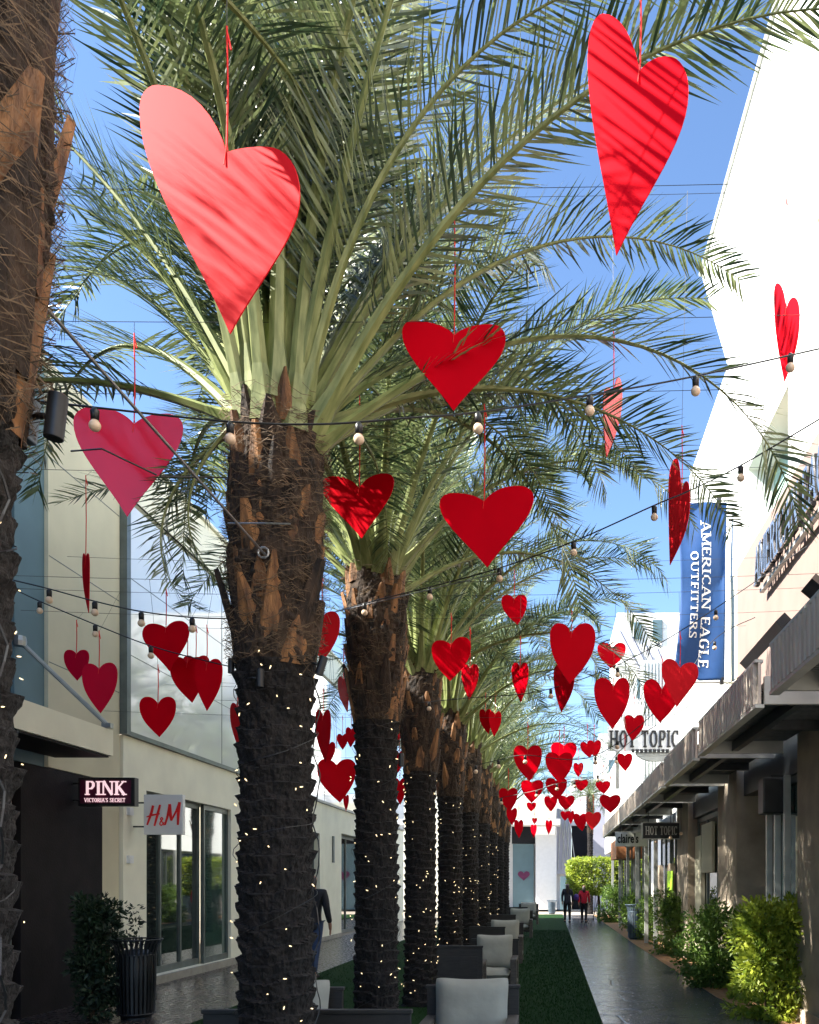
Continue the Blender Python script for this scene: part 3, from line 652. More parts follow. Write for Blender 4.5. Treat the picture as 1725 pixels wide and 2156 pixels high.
def trunk_mesh(h, r0, seed, nth=80, dz=.0125, upper=1.55, nb=64, nf=900, rtop=.29, bs=1):
    rn = random.Random(seed); mb = MB(); rows = int(h/dz); i0 = 0
    zb = h-upper
    for j in range(rows+1):
        z = h*j/rows
        for q in range(nth):
            th = 2*PI*q/nth
            if z < zb:
                pz = z/.105; k = 0; pz += .3*math.sin(th+seed)+.35*noise.noise(Vector((math.cos(th)*1.5, math.sin(th)*1.5, z*2.2+seed))); k = math.floor(pz); v = pz-k
                nsc = 7; u = (th*nsc/(2*PI)+(k % 2)*.5+.3*noise.noise(Vector((k*3.1, seed, 0)))) % 1
                amp = .034*(1+.5*noise.noise(Vector((math.cos(th)*2, math.sin(th)*2, z*3+seed))))
                r = r0+amp*(v**1.4)*(1-.75*(2*u-1)**2)-.012
                r += .05*math.exp(-z*3)+.016*noise.noise(Vector((math.cos(th)*5, math.sin(th)*5, z*9)))+.012*noise.noise(Vector((math.cos(th)*14, math.sin(th)*14, z*30)))
                r += max(0, (z-(zb-.25))/.25)*.02
            else:
                s = (z-zb)/upper
                r = r0+.02+(rtop-r0)*min(1, s*2.2)-.06*max(0, s-.8)/.2+.02*noise.noise(Vector((math.cos(th)*4, math.sin(th)*4, z*6)))+.02*noise.noise(Vector((math.cos(th)*12, math.sin(th)*12, z*22)))
            mb.v.append((r*math.cos(th), r*math.sin(th), z))
    for j in range(rows):
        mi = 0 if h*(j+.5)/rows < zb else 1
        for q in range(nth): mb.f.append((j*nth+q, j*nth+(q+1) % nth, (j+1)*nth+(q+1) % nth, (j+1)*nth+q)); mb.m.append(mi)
    mb.f.append(tuple(rows*nth+q for q in range(nth))); mb.m.append(1)
    # old leaf bases
    for k in range(nb):
        s = (k+.5)/nb; z = zb-.05+(upper-.12)*s; th = k*2.39996+seed
        R0 = (r0+.0+(rtop-r0)*min(1, s*2.2))-.02
        o = Vector((math.cos(th), math.sin(th), 0)); tg = Vector((-math.sin(th), math.cos(th), 0)); up = Vector((0, 0, 1))
        ln = bs*rn.uniform(.16, .32)*(1.7 if s < .16 else 1); w0 = bs*rn.uniform(.065, .09)*(1.3 if s < .16 else 1); w1 = w0*rn.uniform(.08, .35); ax = (up+o*rn.uniform(.10, .32)).normalized()
        tk = .034
        base = o*R0+up*z; nrm = ax.cross(tg)*-1
        if nrm.dot(o) < 0: nrm = -nrm
        sk = tg*rn.uniform(-.04, .04)
        bm_ = 2 if rn.random() < .55 else 1
        ring = []
        for f, ww, tt in ((0, w0, tk), (.45, w0*.75, tk*.9), (1, w1, tk*.5)):
            c = base+ax*ln*f+sk*f
            ring.append([c-tg*ww-nrm*.01, c-tg*ww*.5+nrm*tt, c+tg*ww*.5+nrm*tt, c+tg*ww-nrm*.01])
        i = len(mb.v)
        for rg in ring: mb.v += [tuple(p) for p in rg]
        for a in range(2):
            for b in range(3): mb.f.append((i+a*4+b, i+a*4+b+1, i+(a+1)*4+b+1, i+(a+1)*4+b)); mb.m.append(bm_)
        mb.f.append((i+8, i+9, i+10, i+11)); mb.m.append(3 if bm_ == 2 else 1)
    # fibres
    for k in range(nf):
        s = rn.random(); z = zb+(upper-.02)*s; th = rn.random()*2*PI; R0 = r0+.03+(rtop-r0)*min(1, s*2.2)
        dth = rn.uniform(-.9, .9); dzz = rn.gauss(0, .05); bulge = rn.uniform(.0, .05); pts = []
        for f in (0, .33, .66, 1):
            a = th+dth*f; rr = R0+bulge*math.sin(PI*f)*1.2+.02*f*rn.random(); pts.append(Vector((rr*math.cos(a), rr*math.sin(a), z+dzz*f+.02*math.sin(f*9+k))))
        ww = rn.uniform(.0008, .0022); i = len(mb.v)
        for p in pts: mb.v += [(p.x, p.y, p.z-ww), (p.x, p.y, p.z+ww)]
        for a in range(3): mb.f.append((i+a*2, i+a*2+2, i+a*2+3, i+a*2+1)); mb.m.append(4)
    return mb.mesh('trunk', ['bark', 'bark_up', 'boot', 'boot_cut', 'fibre'])

def palm(x, y, h, label, seed, tm, n=46, meshes=FR, sc=1.0, camlim=56, elmin=8, extra=(), gap=True):
    t_ = thing('palm_tree', label, 'palm tree', (x, y, 0), 0, 'date palms in a row along the turf')
    place('trunk', tm, t_, rot=(0, 0, 0 if y < 6 else seed*1.7), sc=(1+.03*math.sin(seed), 1+.03*math.sin(seed), 1))
    rn = random.Random(seed)
    k = 0; made = 0
    while made < n and k < n*3:
        s = (k % n+.5)/n; el = 86-(86-elmin)*s**.95+rn.gauss(0, 4); az = k*137.508+seed*41+rn.gauss(0, 6); k += 1
        az %= 360
        toward = -math.sin(math.radians(az))         # 1 = toward camera
        if toward > .15 and el < camlim*(min(1, toward+.35)): 
            continue_ = 0
            if k > n: continue
            el = camlim*min(1, toward+.35)+rn.uniform(0, 16)
        if 172 < az < 222 and el < 74 and gap: continue
        made += 1
        rr = .05+.17*min(1, s*1.6); zz = h-.05-.26*s*rn.random()
        a = math.radians(az)
        nm_ = len(meshes); m = meshes[max(0, min(nm_-1, int(s*nm_+rn.uniform(-.9, .9))))]
        f = place('frond', m, t_, (rr*math.cos(a), rr*math.sin(a), zz), (rn.uniform(-.35, .35), -math.radians(el), a), tuple([sc*rn.uniform(.88, 1.06)]*3))
        f.rotation_mode = 'XYZ'
    for az, el, m, s in extra:
        a = math.radians(az); place('frond', m, t_, (.2*math.cos(a), .2*math.sin(a), h-.08), (0, -math.radians(el), a), (s, s, s))
    return t_
def more(n, seed):
    rn = random.Random(seed); return tuple((rn.uniform(48, 160), rn.uniform(44, 76), FR[rn.choice((1, 2, 3, 4))], rn.uniform(.9, 1.05)) for k in range(n))
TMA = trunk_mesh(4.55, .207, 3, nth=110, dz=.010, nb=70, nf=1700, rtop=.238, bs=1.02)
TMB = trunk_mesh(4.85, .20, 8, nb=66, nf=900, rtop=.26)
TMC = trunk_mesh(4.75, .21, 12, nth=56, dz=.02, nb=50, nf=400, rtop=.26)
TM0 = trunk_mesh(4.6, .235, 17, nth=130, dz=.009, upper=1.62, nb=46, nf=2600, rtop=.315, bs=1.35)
palms = []
palms.append(palm(-1.76, 2.45, 4.6, 'palm at the left edge of the photo with shaggy fibre and big orange leaf bases', 5, TM0, n=9, camlim=80, elmin=50, extra=((178, 50, FR[2], 1.0),)))  # extra frond is out of view, added to throw a shadow on the salmon heart
palms.append(palm(-1.65, 5.3, 4.55, 'nearest full palm, thick dark trunk behind the large salmon heart', 1, TMA, n=48, camlim=72, elmin=33, extra=((176, -32, FRH[1], .55), (192, -48, FRH[1], .5), (52, 40, FR[4], .8), (170, 24, FR[4], .9))+more(16, 6)))
ty = [8.8, 12.1, 15.6, 19.1, 22.6, 26.1, 29.6, 33.1]
tx = [-1.74, -1.79, -1.78, -1.78, -1.78, -1.78, -1.78, -1.78]
tl = ['second full palm in the row, its trunk just right of the thickest trunk', 'third full palm in the row, wrapped in mini lights behind the second trunk', 'fourth full palm in the row, half hidden behind the third trunk',
      'fifth full palm in the row, deep in the line of dark trunks', 'sixth full palm in the row, narrow dark trunk beside the seats', 'seventh full palm in the row, seen as a sliver of dark trunk', 'eighth full palm in the row, second from the far end', 'last palm of the row, nearest the white far building']
for i, (x, y) in enumerate(zip(tx, ty)):
    palms.append(palm(x, y, 4.85 if i == 0 else 4.75, tl[i], 7+i*3, TMB if i == 0 else TMC, n=32 if i < 3 else 26, meshes=FR if i < 3 else FRs, extra=more(15 if i < 3 else 8, 50+i), camlim=50, elmin=31))
pf = thing('palm_tree', 'small distant palm in front of the tall white building', 'palm tree', (2.1, 47, 0)); place('trunk', TMC, pf, sc=(.7, .7, 1.35))
rn = random.Random(77)
for k in range(26):
    a = k*2.4; el = 80-85*(k+.5)/26; place('frond', FRH[k % 2], pf, (0, 0, 6.35), (rn.uniform(-.3, .3), -R(el), a), (.75, .75, .75))

# mini light strings wrapped on the trunks
mb = MB(); mb.lathe([(.001, -.011), (.003, -.006), (.0034, 0), (.0035, .008), (.001, .011)], (0, 0, 0), 7); MINI = mb.mesh('mini_bulb', 'mini', True)
LL = ['mini light string wrapped round the palm at the left edge', 'mini light string wrapped round the thickest dark trunk', 'mini light string wrapped round the second trunk from the thick one', 'mini light string wrapped round the third trunk, behind the grey cushions', 'mini light string wrapped round the fourth trunk in the row', 'mini light string wrapped round the fifth trunk in the row', 'mini light string on the sixth trunk, near the row of seats', 'mini light string on the seventh trunk, deep in the row']
for i, pt in enumerate(palms[:8]):
    h = [3.1, 3.05, 3.3, 3.2, 3.2, 3.2, 3.2, 3.2][i]
    g = thing('light_string', LL[i], 'light string', pt.location, 0, 'mini lights wrapped on the palm trunks'); rn = random.Random(90+i)
    mb = MB(); rad = .235; turns = 6; pts = []
    for k in range(turns*24+1):
        a = 2*PI*k/24; z = .15+(h-.15)*k/(turns*24); pts.append((math.cos(a)*(rad+.012*math.sin(k*.9)), math.sin(a)*(rad+.012*math.sin(k*.9)), z+.03*math.sin(k*.37)))
    mb.tube(pts, .0022, 4)
    if i in (0, 1):
        mb.tube([(rad+.02+.02*math.sin(z*7), -.05+.02*math.sin(z*11), z*.05) for z in range(4, 62)], .004, 4)
    mb.obj('cable', 'black', g)
    cnt = 46 if i < 4 else 34
    for k in range(cnt):
        a = -PI*.5+rn.uniform(-1.35, 1.35) if i else rn.uniform(-2.2, .9); z = rn.uniform(.2, h)
        place('mini_bulb', MINI, g, (math.cos(a)*(rad+.02), math.sin(a)*(rad+.02), z), (rn.uniform(0, 3), rn.uniform(0, 3), 0), tuple([.55, 1.0, 1.2, 1.3, 1.4, 1.5, 1.6, 1.7][i:i+1]*3))

# ------------------------------------------------------------------ hanging hearts
wires = {}
def ray_plane(x, y, c, n):
    d = Vector(((x-VX)/F, 1, (VY-y)/F)); o = Vector((0, 0, CH)); tt = (c-o).dot(n)/d.dot(n); return o+d*tt
def heart(x0, y0, x1, y1, Y, label, tip=None, notch=None, tops=None, yaw=0, eyl=.22, eyr=.22, m='red', cord=None, lf=.42, rf=.42, fat=1):
    wd, hg = x1-x0, y1-y0
    tip = tip if tip is not None else (x0+x1)/2
    yl, yr = tops or (y0, y0)
    nx, ny = notch or ((x0+x1)/2, y0+.14*hg)
    V2 = lambda a, b: Vector((a, b))
    N, Tp = V2(nx, ny), V2(tip, y1)
    Lp, Rp = V2(x0+lf*(nx-x0), yl), V2(x1-rf*(x1-nx), yr)
    EL, ER = V2(x0, yl+eyl*(y1-yl)), V2(x1, yr+eyr*(y1-yr))
    pts = []
    pts += bez(N, N+V2(-.12*(nx-x0), -.55*(ny-yl)), Lp+V2(.5*(nx-Lp.x), 0), Lp, 8)
    pts += bez(Lp, Lp-V2(.6*(Lp.x-x0), 0), EL-V2(0, .6*(EL.y-yl)), EL, 8)
    pts += bez(EL, EL+V2(0, (.30+.12*fat)*(y1-EL.y)), Tp+V2((.42+.12*fat)*(x0-tip), -(.40-.08*fat)*(y1-EL.y)), Tp, 12)
    pts += bez(Tp, Tp+V2((.42+.12*fat)*(x1-tip), -(.40-.08*fat)*(y1-ER.y)), ER+V2(0, (.30+.12*fat)*(y1-ER.y)), ER, 12)
    pts += bez(ER, ER-V2(0, .6*(ER.y-yr)), Rp+V2(.6*(x1-Rp.x), 0), Rp, 8)
    pts += bez(Rp, Rp-V2(.5*(Rp.x-nx), 0), N+V2(.12*(x1-nx), -.55*(ny-yr)), N, 8)
    c = P((x0+x1)/2, ny, Y); n = Vector((math.sin(R(yaw)), -math.cos(R(yaw)), 0))
    o0 = ray_plane(nx, ny, c, n)
    w3 = [ray_plane(p.x, p.y, c, n)-o0 for p in pts]
    mb = MB(); mb.prism([p+n*.003 for p in w3], n*-.006)
    if m == 'red_sheen' or (x1-x0) > 130: pass
    g = mb.obj('hanging_heart', m, None, loc=o0)
    tag(g, label, 'heart', 'red hearts hung over the walk')
    # cord: red twine then thin wire up to a span wire
    top = P(nx, cord, Y).z if cord is not None else o0.z+.42
    k = MB(); hole = Vector((0, 0, -.05))
    k.tube([hole+n*.006+Vector((-.008, 0, 0)), Vector((0, 0, .03))+n*.002], .0025, 4); k.tube([hole-n*.006+Vector((.008, 0, 0)), Vector((0, 0, .03))-n*.002], .0025, 4)
    redtop = min(top-o0.z, .9)
    k.tube([(0, 0, .03), (.004, 0, redtop*.5), (0, 0, redtop)], .004 if Y < 8 else .005, 5)
    k.tube([(0, 0, redtop-.02), (.016, 0, redtop-.09)], .004, 4)
    co = k.obj('cord', 'red_edge', g)
    key = round(Y) if Y > 5.6 else Y
    wires.setdefault(key, []).append((g, o0, redtop, Y))
    return g
H = heart
H(295, 180, 632, 703, 3.4, 'largest salmon red heart at upper left, crossed by a palm frond shadow', tip=485, notch=(478, 322), tops=(180, 310), yaw=-16, eyl=.10, eyr=.26, m='red_sheen', cord=60, lf=.2, rf=.46, fat=0)
H(1238, 30, 1450, 538, 3.6, 'tall narrow red heart at upper right against the blue sky, striped by shadows', tip=1298, notch=(1348, 150), tops=(30, 120), yaw=-26, eyl=.19, eyr=.17, cord=-60, lf=.3, rf=.42, fat=0)
H(847, 676, 1065, 865, 5.4, 'wide red heart hanging at the centre, one half darker than the other', tip=955, notch=(957, 706), tops=(676, 683), eyl=.13, eyr=.17, cord=420, lf=.2, rf=.3, m='red', fat=0)
H(155, 855, 386, 1088, 5.2, 'glossy magenta red heart hanging left of the thick trunk behind a bulb', tip=268, notch=(283, 893), tops=(857, 871), m='red_gloss', yaw=10, eyl=.14, eyr=.14, cord=700, lf=.3, rf=.35, fat=0)
H(678, 997, 830, 1134, 7.0, 'bright red heart just right of the thick trunk top', tip=762, notch=(757, 1028), tops=(1003, 997), yaw=-14, cord=712, lf=.3, rf=.25, eyl=.15, eyr=.12, fat=0)
H(926, 1023, 1124, 1195, 6.0, 'wide bright red heart low at the centre under the long string of bulbs', tip=1026, notch=(1020, 1056), tops=(1038, 1023), yaw=-12, cord=850, lf=.3, rf=.32, eyl=.15, eyr=.14, fat=0)
H(1630, 596, 1684, 805, 7.0, 'slim turned red heart before the white wall at the right edge', tip=1652, notch=(1656, 652), tops=(596, 626), yaw=-55, cord=400, lf=.3, eyl=.12)
H(1270, 795, 1310, 962, 7.0, 'edge-on red heart with slatted shadows, right of the palm crowns', tip=1277, notch=(1292, 835), tops=(815, 795), yaw=72, cord=690)
H(1408, 965, 1453, 1190, 7.4, 'pale striped narrow heart hanging in front of the blue banner top', tip=1411, notch=(1436, 1040), tops=(965, 1013), yaw=-62, eyl=.3, m='red_sheen', cord=900, lf=.6)
H(1056, 1252, 1110, 1316, 12, 'small red heart under the bulb string, above a slim heart', tip=1090, notch=(1083, 1262))
H(909, 1341, 992, 1434, 10.5, 'rounded dark red heart overlapping the third palm crown base', tip=948, notch=(950, 1358), tops=(1348, 1341), cord=1290)
H(972, 1398, 1008, 1473, 11, 'narrow bright heart partly behind the rounded dark red heart', tip=988, yaw=-55, cord=1320)
H(1078, 1395, 1113, 1479, 11.5, 'slim red heart hanging alone below a small wide heart', tip=1097, yaw=-50)
H(1158, 1312, 1254, 1440, 9.5, 'big red heart overlapping the top of a long pointed heart', tip=1200, notch=(1204, 1333), cord=1285)
H(1166, 1400, 1210, 1500, 10.5, 'long pointed heart whose tip shows below the big heart', tip=1182, yaw=-50)
H(1258, 1353, 1318, 1407, 14, 'small wide heart between the big heart and the blue banner', tip=1286, notch=(1290, 1365), cord=1335)
H(1251, 1427, 1326, 1536, 10.5, 'tall dark red heart below the small wide heart, above the rooftop signboard', tip=1290, notch=(1292, 1446))
H(1355, 1430, 1432, 1522, 11, 'rounded red heart left of the one under the banner', tip=1390, notch=(1394, 1452))
H(1393, 1387, 1471, 1490, 10, 'tilted bright heart right under the foot of the blue banner', tip=1425, notch=(1432, 1407), tops=(1387, 1395), yaw=-12, cord=1330, m='red_sheen', fat=0)
H(1314, 1505, 1357, 1560, 15, 'small heart in front of the black lettering of the rooftop signboard', tip=1332)
def Z(a, b, c, d, Y, label, **kw):
    k = .29296; q = lambda x: 968.6+x*k; r_ = lambda y: 1474+y*k
    if 'tip' in kw: kw['tip'] = q(kw['tip'])
    return H(q(a), r_(b), q(c), r_(d), Y, label, **kw)
Z(140, 65, 228, 245, 16, 'left half of the close pair of dark hearts before the palm leaves', tip=205, yaw=-30)
Z(208, 80, 298, 265, 15.5, 'right half of the close pair of dark hearts before the palm leaves', tip=245, yaw=20)
Z(385, 325, 590, 585, 13, 'large heart carrying a bulb on its left, first of two big ones in the cluster', tip=500, cord=1520)
Z(655, 305, 840, 480, 14.5, 'bright upper heart of the overlapping pair in the cluster middle', tip=745, yaw=-15, cord=1525)
Z(615, 375, 812, 600, 13.5, 'darker lower heart of the overlapping pair in the cluster middle', tip=720)
Z(865, 300, 965, 418, 18, 'left of the two small touching hearts above the cluster right side', tip=935)
Z(915, 288, 1015, 415, 18.5, 'right of the two small touching hearts above the cluster right side', tip=975)
Z(815, 450, 888, 555, 22, 'small heart alone between the big pair and the two right hearts', tip=850)
Z(820, 572, 922, 655, 19, 'small wide dark heart above the bright white far wall', tip=870)
Z(975, 580, 1080, 675, 18.5, 'small wide heart beside the teal window of the tall building', tip=1035)
Z(1003, 680, 1155, 812, 16.5, 'bright wide heart left of the white hanging sign', tip=1083)
Z(1130, 383, 1240, 512, 17, 'heart just below the left end of the rooftop signboard', tip=1190)
Z(440, 575, 600, 740, 17, 'heart crossed by a pale wire below the first big one', tip=515)
Z(615, 560, 770, 715, 16.5, 'heart with a bulb in front under the overlapping pair', tip=700)
Z(605, 690, 700, 802, 21, 'small dark heart below the one with a bulb in front', tip=655)
Z(705, 685, 825, 792, 20, 'bright heart at the lower middle of the cluster, before the white far wall', tip=760)
Z(480, 735, 548, 802, 24, 'tiny wide heart under the wire crossed heart', tip=512)
Z(280, 632, 415, 800, 16, 'heart with a pale reflection at the lower left end of the cluster', tip=360)
Z(335, 775, 412, 900, 20, 'narrow heart directly below the pale topped heart', tip=375)
Z(390, 860, 456, 992, 22, 'lowest left heart in front of the far shop awning', tip=425)
Z(510, 893, 552, 992, 26, 'slim low heart under a tiny one before the far awning', tip=530, yaw=-30)
Z(518, 846, 556, 892, 28, 'tiny heart just above the slim low one', tip=536)
Z(615, 862, 664, 968, 25, 'narrow low heart by the lattice wall of the far building', tip=638)
Z(723, 798, 790, 868, 26, 'tiny heart left of the lowest large pair', tip=755)
Z(772, 795, 822, 892, 25, 'slim heart between the tiny one and the lowest large pair', tip=797)
Z(815, 815, 912, 942, 19.5, 'darker left heart of the lowest large pair over the dark far opening', tip=880)
Z(900, 803, 1015, 932, 18.5, 'bright right heart of the lowest large pair over the dark far opening', tip=950, m='red_sheen')
# left side; some are reflections in the glossy panel, built as solid hearts
H(135, 1368, 188, 1433, 10.8, 'smaller of the two hearts before the beige wall at left', tip=163, yaw=-18, m='red_gloss')
H(173, 1395, 248, 1502, 9.6, 'larger dark heart before the beige wall at left', tip=212, m='red_gloss', notch=(209, 1409), tops=(1397, 1395))
H(300, 1307, 399, 1413, 9.2, 'wide heart over the glossy panel just below the left bulb string', tip=357, notch=(350, 1322), tops=(1313, 1307), m='red', fat=0)
H(358, 1383, 432, 1480, 9.6, 'left one of the overlapping trio of hearts over the glossy panel', tip=405)
H(384, 1380, 442, 1462, 10.4, 'pale panel reflection built as a heart, in the middle of the overlapping trio', tip=408, m='red_sheen', yaw=-14)  # mirror image of a heart in the panel, modelled as a separate pale heart
H(410, 1387, 469, 1497, 9.0, 'right front one of the overlapping trio of hearts over the glossy panel', tip=436, notch=(436, 1402))
H(294, 1467, 371, 1552, 9.4, 'heart hanging lowest before the glossy panel', tip=336, notch=(333, 1482))
H(485, 1480, 516, 1568, 10, 'pale topped narrow heart half hidden by the left side of the thick trunk', tip=500, yaw=-45, m='red_sheen')
H(174, 1165, 189, 1290, 7.8, 'edge-on heart hanging thin like a blade before the beige wall', tip=187, yaw=-50, notch=(181, 1185), m='red', cord=1000)
H(640, 1287, 716, 1392, 8.0, 'salmon heart peeping out right of the thick trunk', tip=680, yaw=-14, m='red_sheen')
H(664, 1494, 697, 1606, 12, 'tall narrow heart between the first two dark trunks', tip=686, yaw=-40)
H(680, 1562, 706, 1612, 14, 'small heart touching the tall narrow one between the trunks', tip=690)
H(668, 1598, 750, 1690, 12.5, 'wide heart lowest between the first two dark trunks', tip=716, yaw=10)
H(676, 1610, 735, 1672, 14.5, 'heart directly behind the wide lowest one between the trunks', tip=704, m='red_sheen')
H(710, 1545, 733, 1579, 18, 'left of two small dark hearts between the first trunks', tip=722)
H(728, 1531, 752, 1574, 17, 'right of two small dark hearts between the first trunks', tip=738)
H(712, 1424, 735, 1500, 11, 'thin leaning heart beside the second trunk', tip=732, yaw=-60)
H(723, 1673, 735, 1708, 20, 'tiny slim heart low beside the second trunk', tip=729)
H(832, 1530, 848, 1562, 20, 'upper of three heart slivers between second and third trunks', tip=839, yaw=-30)
H(830, 1580, 852, 1628, 17, 'middle of three heart slivers between second and third trunks', tip=838)
H(828, 1638, 856, 1695, 16, 'lowest of three heart slivers between second and third trunks', tip=843)
# span wires, and each heart's thin drop line
for i, (key, lst) in enumerate(sorted(wires.items())):
    zt = max(o.z+rt for _, o, rt, _ in lst)+(.3 if key < 3.7 else .06)
    Yw = sum(q[3] for q in lst)/len(lst)
    mb = MB()
    xs = [-6.55, -4, -2, 0, 1.6, 3.1]
    f = lambda x: zt+.10*((x+1.7)/4.8)**2
    mb.tube([(x, Yw, f(x)) for x in [-6.58+9.7*k/24 for k in range(25)]], .0022, 4)
    s_ = tag(mb.obj('span_wire', 'wire'), 'thin dark wire across the walk carrying hearts, %s' % (['nearest the camera at top', 'second from the camera'][i] if i < 2 else 'among the set over the walk'), 'wire', 'thin wires spanning between the buildings')
    if i >= 2: s_['label'] = 'thin dark wire spanning between the buildings above the hanging hearts'
    for g, o, rt, Yh in lst:
        k = MB(); k.tube([(0, 0, rt-.01), (0, Yw-Yh, f(o.x)-o.z)], .0016, 4); k.obj('drop_line', 'wire', g)
    wl = ('thin dark wire carrying the '+lst[0][0]['label']).split(); s_['label'] = ' '.join(wl[:16]).rstrip(',')

# ------------------------------------------------------------------ festoon strings
def festoon(label, pts, bulbs, br_=.028, drop=.055):
    """pts: (x,y,Y) cable points; bulbs: (x,y,Y) of bulb centre"""
    w3 = [P(*p) for p in pts]; g = thing('bulb_string', label, 'string lights', w3[0], 0, 'festoon strings across the walk')
    # smooth
    sm = []
    for k in range(len(w3)-1):
        p0 = w3[max(0, k-1)]; p1 = w3[k]; p2 = w3[k+1]; p3 = w3[min(len(w3)-1, k+2)]
        for q in range(8):
            t_ = q/8; sm.append(.5*((2*p1)+(p2-p0)*t_+(2*p0-5*p1+4*p2-p3)*t_*t_+(3*p1-p0-3*p2+p3)*t_**3))
    sm.append(w3[-1])
    mb = MB(); mb.tube([p-w3[0] for p in sm], .0055, 5); mb.obj('cable', 'black', g)
    for (x, y, Y) in bulbs:
        c = P(x, y, Y); near = min(sm, key=lambda p: abs(p.x-c.x)); c.y = near.y; c.z = near.z-drop-br_*1.2; loc = c-w3[0]
        k = MB(); prof = [(br_*math.sin(PI*a/10), -br_*math.cos(PI*a/10)) for a in range(9)]; prof += [(.016, br_*1.05)]
        k.lathe(prof, (0, 0, 0), 14); b = k.obj('bulb', 'bulb', g, True, loc=loc)
        s_ = MB(); s_.lathe([(.001, br_*.9), (.019, br_*.92), (.021, br_+.045), (.013, br_+.055), (.009, near.z-c.z), (.001, near.z-c.z)], (0, 0, 0), 10); s_.obj('socket', 'black', b, True)
    return g
festoon('nearest black bulb string crossing in front of the thick trunk', [(40, 840, 4.2), (200, 858, 4.3), (485, 888, 4.5), (680, 893, 4.6), (860, 880, 4.7), (1007, 868, 4.8), (1242, 832, 5.0), (1465, 792, 5.2), (1780, 722, 5.5)],
        [(200, 880, 4.3), (485, 918, 4.5), (757, 916, 4.65), (1007, 893, 4.8), (1242, 862, 5.0), (1465, 818, 5.2), (1665, 775, 5.4)])
festoon('bulb string rising from the second trunk to the right edge past the banner', [(700, 1290, 8.4), (800, 1262, 8.0), (905, 1236, 7.8), (1052, 1196, 7.4), (1208, 1140, 7.0), (1378, 1064, 6.6), (1450, 1034, 6.5), (1560, 980, 6.3), (1760, 862, 5.8)],
        [(768, 1295, 8.1), (905, 1262, 7.8), (1052, 1216, 7.4), (1208, 1160, 7.0), (1378, 1084, 6.6), (1560, 1000, 6.3)])
festoon('upper bulb string at left between the dark facade and the thick trunk', [(30, 1222, 7.0), (104, 1240, 7.0), (200, 1266, 6.9), (300, 1288, 6.8), (405, 1300, 6.7), (510, 1303, 5.6)], [(104, 1258, 7), (200, 1283, 6.9), (298, 1305, 6.8), (405, 1312, 6.7)])
festoon('lower bulb string at left running behind the wide heart', [(30, 1240, 8.2), (84, 1266, 8.2), (201, 1315, 8.1), (318, 1360, 8.0), (440, 1393, 8.0), (560, 1420, 8.0)], [(84, 1278, 8.2), (201, 1330, 8.1), (318, 1373, 8.0)])
festoon('far bulb string over the upper part of the heart cluster', [(1000, 1612, 12.3), (1050, 1600, 12.2), (1105, 1590, 12), (1250, 1592, 12), (1400, 1480, 12), (1500, 1350, 12), (1590, 1300, 12)], [(1001, 1608, 12.2), (1050, 1600, 12.2), (1106, 1586, 12), (1254, 1598, 12), (1300, 1595, 12), (1505, 1352, 12)], .03)
festoon('farthest bulb string through the lower heart cluster', [(1040, 1690, 15.6), (1055, 1680, 15.6), (1130, 1664, 15.2), (1172, 1650, 15), (1260, 1632, 15), (1330, 1560, 15), (1600, 1400, 12)], [(1056, 1680, 15.6), (1130, 1665, 15.2), (1173, 1653, 15), (1210, 1650, 15), (1259, 1640, 15), (1300, 1600, 15)], .03)
festoon('middle bulb string hanging across the third palm crown', [(880, 1480, 11.8), (980, 1470, 11.0), (1160, 1450, 10.6), (1380, 1360, 10.2), (1700, 1150, 9.5)], [(905, 1502, 11.6), (1160, 1466, 10.6), (1300, 1410, 10.4), (1505, 1300, 10)], .03)

# guy rod and wires at left
mb = MB(); a, b = P(90, 640, 2.9), P(556, 1165, 5.02); mb.tube([a, b], .0065, 8)
g = mb.obj('guy_rod', 'steel'); tag(g, 'straight steel guy rod running down to an eye bolt on the thick trunk', 'rod')
k = MB(); 
k.tube([b+Vector((0.03*math.cos(q*PI/5), -.01, .03*math.sin(q*PI/5))) for q in range(11)], .007, 6); k.tube([b, b+Vector((.0, .14, 0))], .009, 6); k.obj('eye_bolt', 'steel', g)
for (pts, lb) in (([(338, 1003, 4.3), (395, 1004, 4.6), (480, 1006, 5.1)], 'dark horizontal wire left of the thick trunk top'), ([(290, 1062, 5.2), (382, 1148, 5.6), (485, 1242, 6.4)], 'slanting dark cable beyond the magenta heart'), ([(480, 1102, 4.99), (560, 1102, 4.93), (612, 1103, 4.96)], 'pale wire tied round the thick trunk'), ([(620, 1325, 8.5), (700, 1290, 8.3), (1052, 1206, 7.35)], 'pale steel wire twisted along the rising bulb string'), ([(150, 950, 4.3), (215, 945, 4.2), (330, 1000, 4.3)], 'dark wire crossing in front of the magenta heart')):
    mb = MB(); mb.tube([P(*p) for p in pts], .0045, 5); tag(mb.obj('wire', 'steel' if 'pale' in lb else 'wire'), lb, 'wire')

# spotlights on the trunks
def spot(label, c, sc, flip=False, tilt=0, mt='canopy_dark', box=True):
    g = thing('spotlight', label, 'spotlight', c, PI if flip else 0, 'spotlights clamped to the palm trunks'); g.rotation_euler = (0, tilt, PI if flip else 0); k = sc
    mb = MB(); mb.lathe([(.001, -.13*k), (.05*k, -.13*k), (.055*k, -.125*k), (.055*k, .125*k), (.05*k, .13*k), (.044*k, .10*k), (.001, .10*k)], (0, 0, 0), 24); mb.obj('lamp_body', mt, g, True).modifiers.new('e', 'EDGE_SPLIT')
    mb = MB(); mb.tube([(-.05*k, 0, 0), (-.12*k, .03*k, .01*k), (-.20*k, .08*k, .01*k)], .018*k, 8); mb.obj('arm', 'black', g, True)
    if box: mb = MB(); mb.box((-.25*k, .03*k, -.13*k), (-.17*k, .13*k, .12*k)); mb.obj('junction_box', 'bluebin', g, bevel=.004)
    return g
